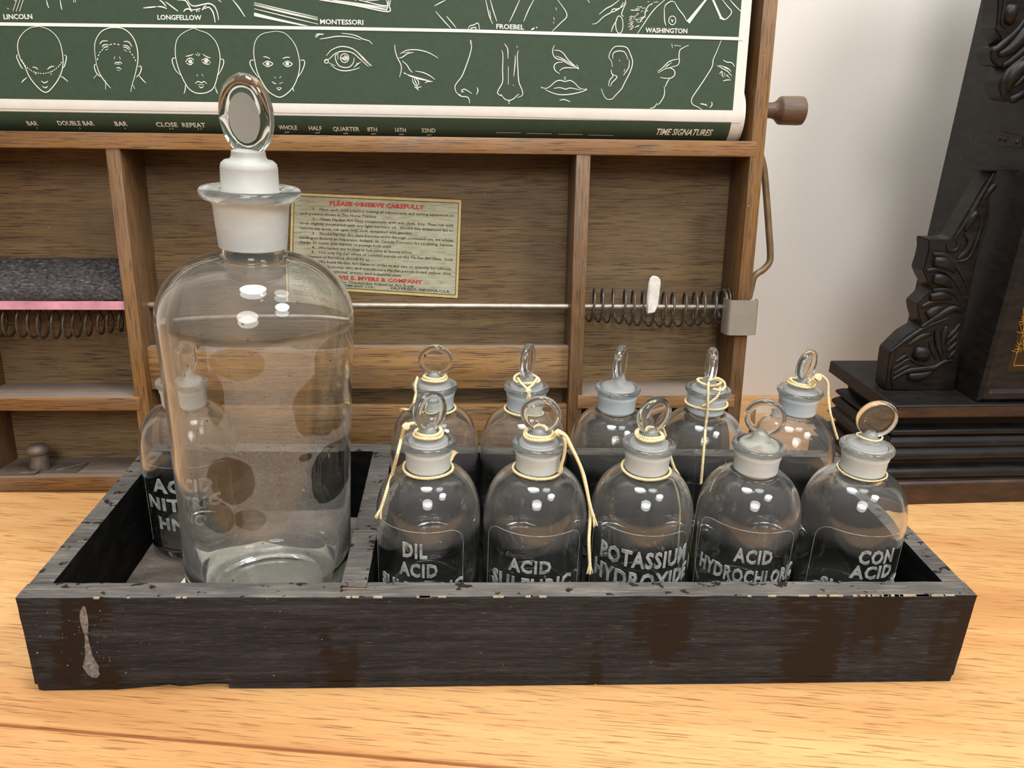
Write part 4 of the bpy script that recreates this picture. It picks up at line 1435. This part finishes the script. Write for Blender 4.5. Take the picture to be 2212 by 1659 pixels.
stroke(mb, [(-40, 234), (800, 246.5), (1100, 252), (1598, 266)], 0.0003, False, False)
mb.build('band_line', plain('faint_pencil', s2l((150, 128, 120)), 0.8), chart, smooth=False)


def caption(s, u0, v0, u1, v1, cap, name='caption', mat=None, shear=0.0, off=0.00012, host=None):
    """writing on the chart with its baseline running between two points"""
    p0, p1 = Vector(CH(u0, v0)), Vector(CH(u1, v1))
    vs, fs = text_verts(s, 0.01, offset=0.00018, shear=shear, res=2)
    x0 = min(v.x for v in vs); x1 = max(v.x for v in vs); y1 = max(v.y for v in vs)
    d = (p1 - p0); L = d.length; d.normalize(); nn = Vector((-d.y, d.x))
    mb = MB()
    out = []
    for v in vs:
        q = p0 + d * ((v.x - x0) / (x1 - x0) * L) + nn * (v.y / y1 * cap)
        out.append(sheet_pt(q.x, q.y, LIFT))
    mb.add(out, fs)
    return mb.build(name, mat or m_ink, chart, smooth=False)


caption('LINCOLN', 9, 41.5, 71, 41, .0036)
caption('LONGFELLOW', 341, 42.5, 436, 43.5, .0036)
caption('MONTESSORI', 692, 52, 785, 53.5, .0036)
caption('FROEBEL', 1072, 62, 1132, 64, .0036)
caption('WASHINGTON', 1394, 70, 1484, 72, .0036)
SC = 0.0042
for s, a, b, v0, v1 in (('BAR', 61, 84, 270.5, 270.5), ('DOUBLE BAR', 127, 205, 270, 270.5), ('BAR', 250, 277, 271.5, 271.5), ('CLOSE', 339, 385, 273, 273.5), ('REPEAT', 395, 445, 274, 274.5),
                        ('WHOLE', 603, 643, 279, 279.5), ('HALF', 668, 696, 280.5, 281), ('QUARTER', 720, 777, 282, 282.5), ('8TH', 794, 815, 283, 283.5), ('16TH', 854, 877, 284, 284.5), ('32ND', 911, 941, 285, 285.5)):
    caption(s, a, v0, b, v1, SC)
caption('TIME SIGNATURES', 1417, 290.5, 1537, 292.5, .0062, shear=0.3)
marks = [([(a, v), (b, v + 1)], 0.0004) for a, b, v in ((1071, 1125, 285.5), (1138, 1192, 287.5), (1206, 1259, 289), (1271, 1325, 291))]
marks += [([(a, 273.5 + a * .006), (a + 1.5, 277 + a * .006)], 0.0006) for a in (80, 172, 270, 367, 373, 428, 434)]
marks += [([(a - 5, 285.5 + (a - 620) * .0195), (a + 5, 284.5 + (a - 620) * .0195)], 0.0011) for a in (620, 686, 747, 807, 867, 927)]
for q, w_ in marks:
    mb = MB()
    stroke(mb, q, w_, False, False)
    mb.build('music_mark', m_ink, chart, smooth=False)

# instruction label on the back panel
q00 = Vector(DL(629, 415, DB)); q10 = Vector(DL(998, 431, DB)); q11 = Vector(DL(990, 645, DB)); q01 = Vector(DL(623, 622, DB))


def LB(s, t_, y=0.0):
    a = q00.lerp(q10, s); b = q01.lerp(q11, s)
    p = a.lerp(b, t_)
    return (p.x, DB - 0.0003 - y, p.y)


def lquad(mb, s0, t0, s1, t1, y, mi=0):
    f = [LB(s0, t0, y), LB(s1, t0, y), LB(s1, t1, y), LB(s0, t1, y)]
    g = [(a, b + 0.0003, c) for a, b, c in f]
    mb.add(f + g, [(0, 1, 2, 3), (7, 6, 5, 4), (0, 4, 5, 1), (1, 5, 6, 2), (2, 6, 7, 3), (3, 7, 4, 0)], mi)


mb = MB()
lquad(mb, 0, 0, 1, 1, 0, 2)
lquad(mb, .003, .005, .997, .995, .00005, 1)
lquad(mb, .017, .032, .983, .968, .0001, 2)
lquad(mb, .021, .039, .979, .961, .00015, 0)
lab = mb.build('instruction_label', [m_label, m_labelgold, m_blackink], desk, smooth=False, label='aged paper instruction label with gold border')
HW = 0.1465
lines = [("PLEASE OBSERVE CAREFULLY", .225, .780, .113, .052, 1),
         ("1.   Have each child practice making all adjustments and setting equipment to", .130, .955, .173, .034, 0),
         ("each position shown in The Home Teacher.", .055, .505, .222, .034, 0),
         ("2.   Clean Hy-San Art Slate occasionally with wet cloth. Dry. Then rub with", .130, .955, .272, .034, 0),
         ("cloth slightly moistened with any light machine oil.  Should this treatment fail to", .055, .955, .321, .034, 0),
         ("remove any spots, rub again with cloth dampened with gasoline.", .055, .715, .370, .034, 0),
         ("3.   Should Hy-San Art Slate become worn through continued use, we advise", .130, .955, .420, .034, 0),
         ("sending to factory at Valparaiso, Indiana, (in Canada-Toronto) for re-slating. Service", .055, .955, .469, .034, 0),
         ("charge: 50 Cents, plus express or postage both ways.", .055, .595, .517, .034, 0),
         ("4.   We replace any broken or lost parts at factory prices.", .130, .720, .566, .034, 0),
         ("5.   Use only Hy-San white or colored pencils on the Hy-San Art Slate.  Sold", .130, .955, .615, .034, 0),
         ("by stationers or furnished directly by us.", .055, .470, .663, .034, 0),
         ("6.   We build Hy-San Art Slates to order in any size or quantity for schools,", .130, .955, .712, .034, 0),
         ("homes, stores, factories, etc., and manufacture Hy-San pencils in red, yellow, blue,", .055, .955, .760, .034, 0),
         ("white, for all educational, artistic and industrial uses.", .055, .660, .808, .034, 0),
         ("LEWIS E. MYERS & COMPANY", .235, .785, .868, .046, 1),
         ("The Chautauqua Industrial Art Desk", .290, .735, .912, .034, 0),
         ("COMPANY LTD.", .300, .505, .950, .026, 0),
         ("VALPARAISO, INDIANA U.S.A.", .595, .950, .952, .038, 0)]
mbr, mbk = [MB(), MB()], MB()
for s, a, b, base, cap, red in lines:
    vs, fs = text_verts(s, 0.01, offset=0.00045 if red else 0.0001, res=1)
    x0 = min(v.x for v in vs); x1 = max(v.x for v in vs)
    ch = 0.0073
    if base > 0.93:
        base = base - 0.006
    out = [LB(a + (v.x - x0) / (x1 - x0) * (b - a), base - v.y / ch * cap * 0.82, .00035) for v in vs]
    (mbr[0 if base < 0.5 else 1] if red else mbk).add(out, fs)
for mq in mbr:
    mq.build('heading', m_red, lab, smooth=False, label='red heading')
mbk.build('instructions', m_blackink, lab, smooth=False)

# latch on the bottom rail
mb = MB()
mb.box(-0.006, 0.066, 0.010, 0.034, 0.0150, 0.0158)
mb.tube([(0.046, .013, .0162), (0.064, .030, .0164)], 0.0008, 6)
mb.box(0.000, 0.030, 0.004, 0.010, 0.0152, 0.0160)
mb.tube([(0.018, .006, .0165), (0.031, .007, .0168), (0.034, .0075, .0200)], 0.0010, 6)
lp = mb.build('latch_plate', m_latch, desk)
mb = MB()
Ml = Matrix.Translation((0.0295, .018, .0155))
mb.lathe([(0, 0), (.0085, 0), (.0088, .003), (.0080, .010), (.0075, .0150), (.0090, .0165), (.0100, .0185), (.0098, .0210), (.0080, .0225), (.0072, .0240), (.004, .0250), (0, .0252)], 32, M=Ml)
mb.build('latch_knob', m_latch, lp, angle=50)

# ------------------------------------------------------------------ mantel clock
YA = R(3.2)
CB = Vector((0.8205, 0.2447, 0.0))
EX = Vector((math.cos(YA), math.sin(YA), 0)); EY = Vector((-math.sin(YA), math.cos(YA), 0))
MC = Matrix.Translation(CB) @ Matrix.Rotation(YA, 4, 'Z')
clock = empty('mantel_clock', (0, 0, 0), 'black carved wooden mantel clock on a stepped plinth, right of the box and desk', 'clock', M=MC)


def CLP(u, v, y):
    p = onP(u, v, CB + EY * y, EY) - CB
    return p.dot(EX), p.z


def rect_stack(mb, x0, x1, y0, y1, prof, mi=0):
    vs = []
    for off, z in prof:
        vs += [(x0 - off, y0 - off, z), (x1 + off, y0 - off, z), (x1 + off, y1 + off, z), (x0 - off, y1 + off, z)]
    fs = [(3, 2, 1, 0)]
    for i in range(len(prof) - 1):
        for k in range(4):
            k2 = (k + 1) % 4
            fs.append((4 * i + k, 4 * i + k2, 4 * i + 4 + k2, 4 * i + 4 + k))
    n = 4 * (len(prof) - 1)
    fs.append((n, n + 1, n + 2, n + 3))
    mb.add(vs, fs, mi)


PX0, PX1, PY0, PY1 = -0.1585, 0.3050, 0.0005, 0.124
mb = MB()
rect_stack(mb, PX0, PX1, PY0, PY1, [(-.001, 0.0), (0, .002), (0, .0225), (-.002, .0245)])
mb.build('plinth_foot', m_edge, clock, angle=30)
mb = MB()


def half_round(z0, z1, base, bulge, n=6):
    return [(base + bulge * math.sin(math.pi * k / n), z0 + (z1 - z0) * k / n) for k in range(n + 1)]


pr_ = [(-.004, .0245)] + half_round(.0255, .0365, -.005, .0035) + [(-.012, .0375), (-.012, .0430)] + half_round(.0435, .0550, -.009, .0045) + [(-.010, .0560)] + \
    half_round(.0565, .0670, -.010, .0040) + [(-.011, .0680)] + half_round(.0685, .0775, -.012, .0045) + [(-.016, .0790), (-.015, .0850), (-.010, .0905), (-.002, .0912)]
rect_stack(mb, PX0, PX1, PY0, PY1, pr_)
mb.build('plinth_moulding', m_lacq, clock, angle=50)
mb = MB()
rect_stack(mb, PX0, PX1, PY0, PY1, [(-.003, .0912), (0, .0922), (0, .1037), (-.001, .1047)])
mb.build('plinth_top', [m_lacq], clock, angle=30)
mb = MB()
mb.box(PX0 + .002, PX1 - .002, PY0 - .0006, PY0 - .0001, .0935, .1030)
mb.build('worn_front_edge', m_edge, clock, smooth=False, label='red-brown worn front edge')
ZP = .1047
CXL, CYF, CYB = -0.0745, 0.0150, 0.1340
mb = MB()
mb.box(CXL, 0.2200, CYF, CYB, ZP, 0.60)
mb.build('clock_case', m_lacq, clock, smooth=False)
# door frame, mitred moulding
mb = MB()
fp_ = [(0, .0150), (0.0005, .0080), (.004, .0050), (.009, .0060), (.012, .0095), (.020, .0110), (.025, .0125), (.030, .0150)]
x0, x1, z0, z1 = CXL, 0.2200, ZP + .0003, 0.56
vs = []
for d, y in fp_:
    vs += [(x0 + d, y, z0 + d), (x1 - d, y, z0 + d), (x1 - d, y, z1 - d), (x0 + d, y, z1 - d)]
fs = []
for i in range(len(fp_) - 1):
    for k in range(4):
        k2 = (k + 1) % 4
        fs.append((4 * i + k, 4 * i + k2, 4 * i + 4 + k2, 4 * i + 4 + k))
mb.add(vs, fs)
dr = mb.build('door_frame', m_lacq, clock, angle=25)
mb = MB()
mb.box(x0 + .028, x1 - .028, .0138, .0148, z0 + .028, z1 - .028)
mb.build('door_glass', m_darkglass, dr, smooth=False)
mb = MB()
gx, gz = x0 + .0325, z0 + .0335
mb.box(gx, x1 - .0325, .0134, .0137, gz, gz + .0009)
mb.box(gx, gx + .0006, .0134, .0137, gz, z1 - .034)
for (cu_, cv_, rr) in ((2206, 748, .0075), (2214, 690, .006)):
    cx_, cz_ = CLP(cu_, cv_, .0134)
    for k in range(11):
        a = 2 * math.pi * k / 11 + .2
        r1_ = rr * (0.75 + 0.45 * ((k * 7) % 5) / 5)
        mb.tube([(cx_ + .0015 * math.cos(a), .0133, cz_ + .0015 * math.sin(a)), (cx_ + r1_ * .6 * math.cos(a + .15), .0131, cz_ + r1_ * .6 * math.sin(a + .15)), (cx_ + r1_ * math.cos(a), .0133, cz_ + r1_ * math.sin(a))], [.0003, .0007, .0002], 5)
for st in ([(2211, 655), (2204, 652), (2212, 648)], [(2200, 690), (2206, 715), (2212, 728)], [(2194, 716), (2204, 719), (2212, 720)], [(2210, 660), (2210, 700), (2209, 735)], [(2183, 757), (2195, 760), (2203, 752)]):
    mb.tube([(CLP(u, v, .0133)[0], .0132, CLP(u, v, .0133)[1]) for u, v in st], .0004, 5)
mb.build('gilt_flower', m_gold, dr)

# carved side brackets: outlines with thickness, carving as raised ribs
YB = 0.0372


def bracket(name, poly, sc_, ox, oy, th, ribs, lab):
    P = [CLP(ox + a / sc_, oy + b / sc_, YB) for a, b in poly]
    n = len(P)
    mb = MB()
    mb.add([(x, YB, z) for x, z in P] + [(x, YB + th, z) for x, z in P],
           [tuple(range(n)), tuple(range(2 * n - 1, n - 1, -1))] + [(i, n + i, n + (i + 1) % n, (i + 1) % n) for i in range(n)])
    o = mb.build(name, m_lacq, clock, smooth=False, label=lab)
    bm = bmesh.new(); bm.from_mesh(o.data)
    bmesh.ops.bevel(bm, geom=[e for e in bm.edges if len(e.link_faces) == 2], offset=.0009, segments=2, affect='EDGES')
    bm.to_mesh(o.data); bm.free()
    mb = MB()
    for pts, w0, w1 in ribs:
        Q = catmull([Vector((CLP(ox + a / sc_, oy + b / sc_, YB)[0], YB, CLP(ox + a / sc_, oy + b / sc_, YB)[1])) for a, b in pts], 6)
        m_ = len(Q)
        w0, w1 = w0 * 1.45, w1 * 1.45
        rr = [w0 + (w1 - w0) * i / (m_ - 1) for i in range(m_)]
        rr = [r_ * (0.45 + 0.55 * math.sin(math.pi * min(1, (i + 1) / m_ * 1.0))) for i, r_ in enumerate(rr)]
        mb.tube(Q, rr, 8, flat=0.75)
    mb.build('carving', m_lacq, o, angle=80)
    return o


bx_r = CLP(2079, 672, YB)[0]


def onx(v, x=CXL):      # photo column (in bracket zoom units) of the case edge at a given row
    return None


low = [(757, 82), (720, 92), (655, 190), (590, 305), (530, 405), (470, 512), (430, 527), (312, 526), (314, 590), (298, 660), (276, 722), (300, 780), (338, 842), (300, 880), (240, 940), (248, 1000), (272, 1078),
       (170, 1140), (66, 1243), (50, 1350), (36, 1486), (480, 1494), (505, 1300), (545, 1060), (600, 780), (660, 480), (715, 240)]
ribs = [
    ([(735, 95), (640, 260), (560, 400), (480, 520)], .0018, .0018),
    ([(740, 170), (690, 230), (640, 310)], .0030, .0012), ([(700, 180), (690, 380), (640, 560), (590, 700)], .0010, .0010),
    ([(620, 350), (580, 400), (545, 470)], .0040, .0020), ([(640, 340), (650, 430), (610, 560), (560, 650), (490, 665)], .0012, .0018),
    ([(545, 480), (580, 530), (560, 590), (500, 650)], .0022, .0030), ([(430, 545), (440, 585), (480, 598), (505, 560), (490, 520)], .0014, .0014),
    ([(340, 618), (420, 630), (490, 690), (545, 780), (570, 860)], .0024, .0010), ([(345, 660), (420, 680), (480, 730)], .0048, .0030),
    ([(300, 725), (380, 715), (450, 745), (510, 830), (540, 930)], .0024, .0010), ([(340, 770), (400, 785), (460, 830)], .0050, .0030),
    ([(340, 850), (420, 848), (480, 870), (525, 945)], .0022, .0010), ([(320, 895), (400, 885), (460, 905)], .0040, .0026),
    ([(272, 955), (340, 925), (420, 920), (515, 945)], .0022, .0012), ([(300, 1010), (360, 975), (430, 955)], .0048, .0020),
    ([(270, 1085), (380, 1010), (470, 968), (530, 985)], .0026, .0030), ([(70, 1245), (180, 1160), (300, 1085), (440, 1030)], .0016, .0016),
    ([(85, 1480), (80, 1380), (105, 1260)], .0012, .0012), ([(515, 1060), (495, 1200), (470, 1330)], .0010, .0010),
    ([(100, 1310), (150, 1280), (185, 1258)], .0016, .0016), ([(92, 1350), (160, 1305), (215, 1280)], .0016, .0016), ([(90, 1385), (150, 1350), (200, 1330)], .0016, .0016),
    ([(160, 1250), (230, 1310), (330, 1335)], .0016, .0012), ([(220, 1240), (280, 1260), (300, 1300)], .0062, .0040), ([(180, 1200), (260, 1150), (330, 1130)], .0020, .0026),
    ([(320, 1180), (340, 1240), (360, 1290)], .0018, .0014), ([(365, 1100), (375, 1200), (405, 1310)], .0034, .0014), ([(430, 1080), (405, 1160), (415, 1260)], .0034, .0014),
    ([(425, 1160), (470, 1120), (515, 1065)], .0020, .0020), ([(425, 1200), (470, 1160), (505, 1120)], .0018, .0018), ([(430, 1240), (465, 1210), (498, 1180)], .0018, .0018), ([(435, 1285), (465, 1255), (488, 1235)], .0018, .0018),
    ([(80, 1420), (170, 1370), (260, 1355), (350, 1345), (410, 1310), (470, 1300)], .0024, .0020), ([(180, 1400), (260, 1400), (340, 1370)], .0040, .0030),
]
bracket('lower_bracket', low, 2.962, 1900, 340, .019, ribs, 'carved leaf bracket beside the case')
a0_, a1_ = CLP(2120, 366, YB - .004), CLP(2182, 366, YB - .004)
mb = MB()
mb.box(a0_[0], CXL, YB - .004, YB + .020, a0_[1] - .0010, a0_[1] + .0008)
mb.build('bracket_cap', m_lacq, clock, smooth=False)
Zu = 3.947
up = [(300, -160), (300, 10), (288, 190), (272, 250), (310, 300), (330, 345), (350, 380), (300, 400), (245, 405), (232, 450), (240, 510), (265, 555), (320, 568), (380, 560), (345, 620), (310, 690), (305, 760), (330, 830), (385, 870), (450, 868), (520, 845), (600, 790), (640, 600), (680, 200), (700, -160)]
ribs = [
    ([(360, -100), (352, 60), (335, 190), (375, 240)], .0014, .0014), ([(420, 40), (400, 130), (420, 200)], .0055, .0040),
    ([(540, 150), (480, 240), (400, 320), (300, 410), (262, 430), (270, 500), (320, 550)], .0022, .0022), ([(580, 200), (500, 320), (400, 420), (300, 465)], .0052, .0030),
    ([(640, 260), (520, 420), (420, 510), (340, 560)], .0026, .0026), ([(640, 340), (530, 480), (420, 580), (350, 680), (345, 790), (390, 850)], .0026, .0030),
    ([(560, 520), (450, 610), (390, 700), (400, 770)], .0062, .0040), ([(600, 560), (500, 680), (430, 740)], .0024, .0018), ([(390, 850), (460, 830), (540, 770)], .0030, .0026)]
bracket('upper_bracket', up, Zu, 2080, 0, .019, ribs, 'carved scroll bracket at the top of the case')
# small hinge on the case side (the side lies in a plane of constant x)


def CSP(u, v):
    P0 = CB + EX * CXL
    p = onP(u, v, P0, EX) - CB
    return (CXL, p.dot(EY), p.z)


hp = [CSP(u, v) for u, v in ((2156, 290), (2160, 284), (2212, 296), (2212, 318), (2165, 314), (2158, 308))]
mb = MB()
n = len(hp)
mb.add([(x - .0022, y, z) for x, y, z in hp] + [(x + .0002, y, z) for x, y, z in hp],
       [tuple(range(n)), tuple(range(2 * n - 1, n - 1, -1))] + [(i, n + i, n + (i + 1) % n, (i + 1) % n) for i in range(n)])
for u, v in ((2164, 298), (2175, 300), (2200, 306)):
    c = CSP(u, v)
    mb.lathe([(.0026, 0), (.0022, .0010), (0, .0014)], 12, M=Matrix.Translation((c[0] - .0022, c[1], c[2])) @ Matrix.Rotation(R(-90), 4, 'Y'))
mb.build('case_hook', plain('dark_hook_iron', s2l((52, 46, 40)), 0.45, 0.7), clock, smooth=False)
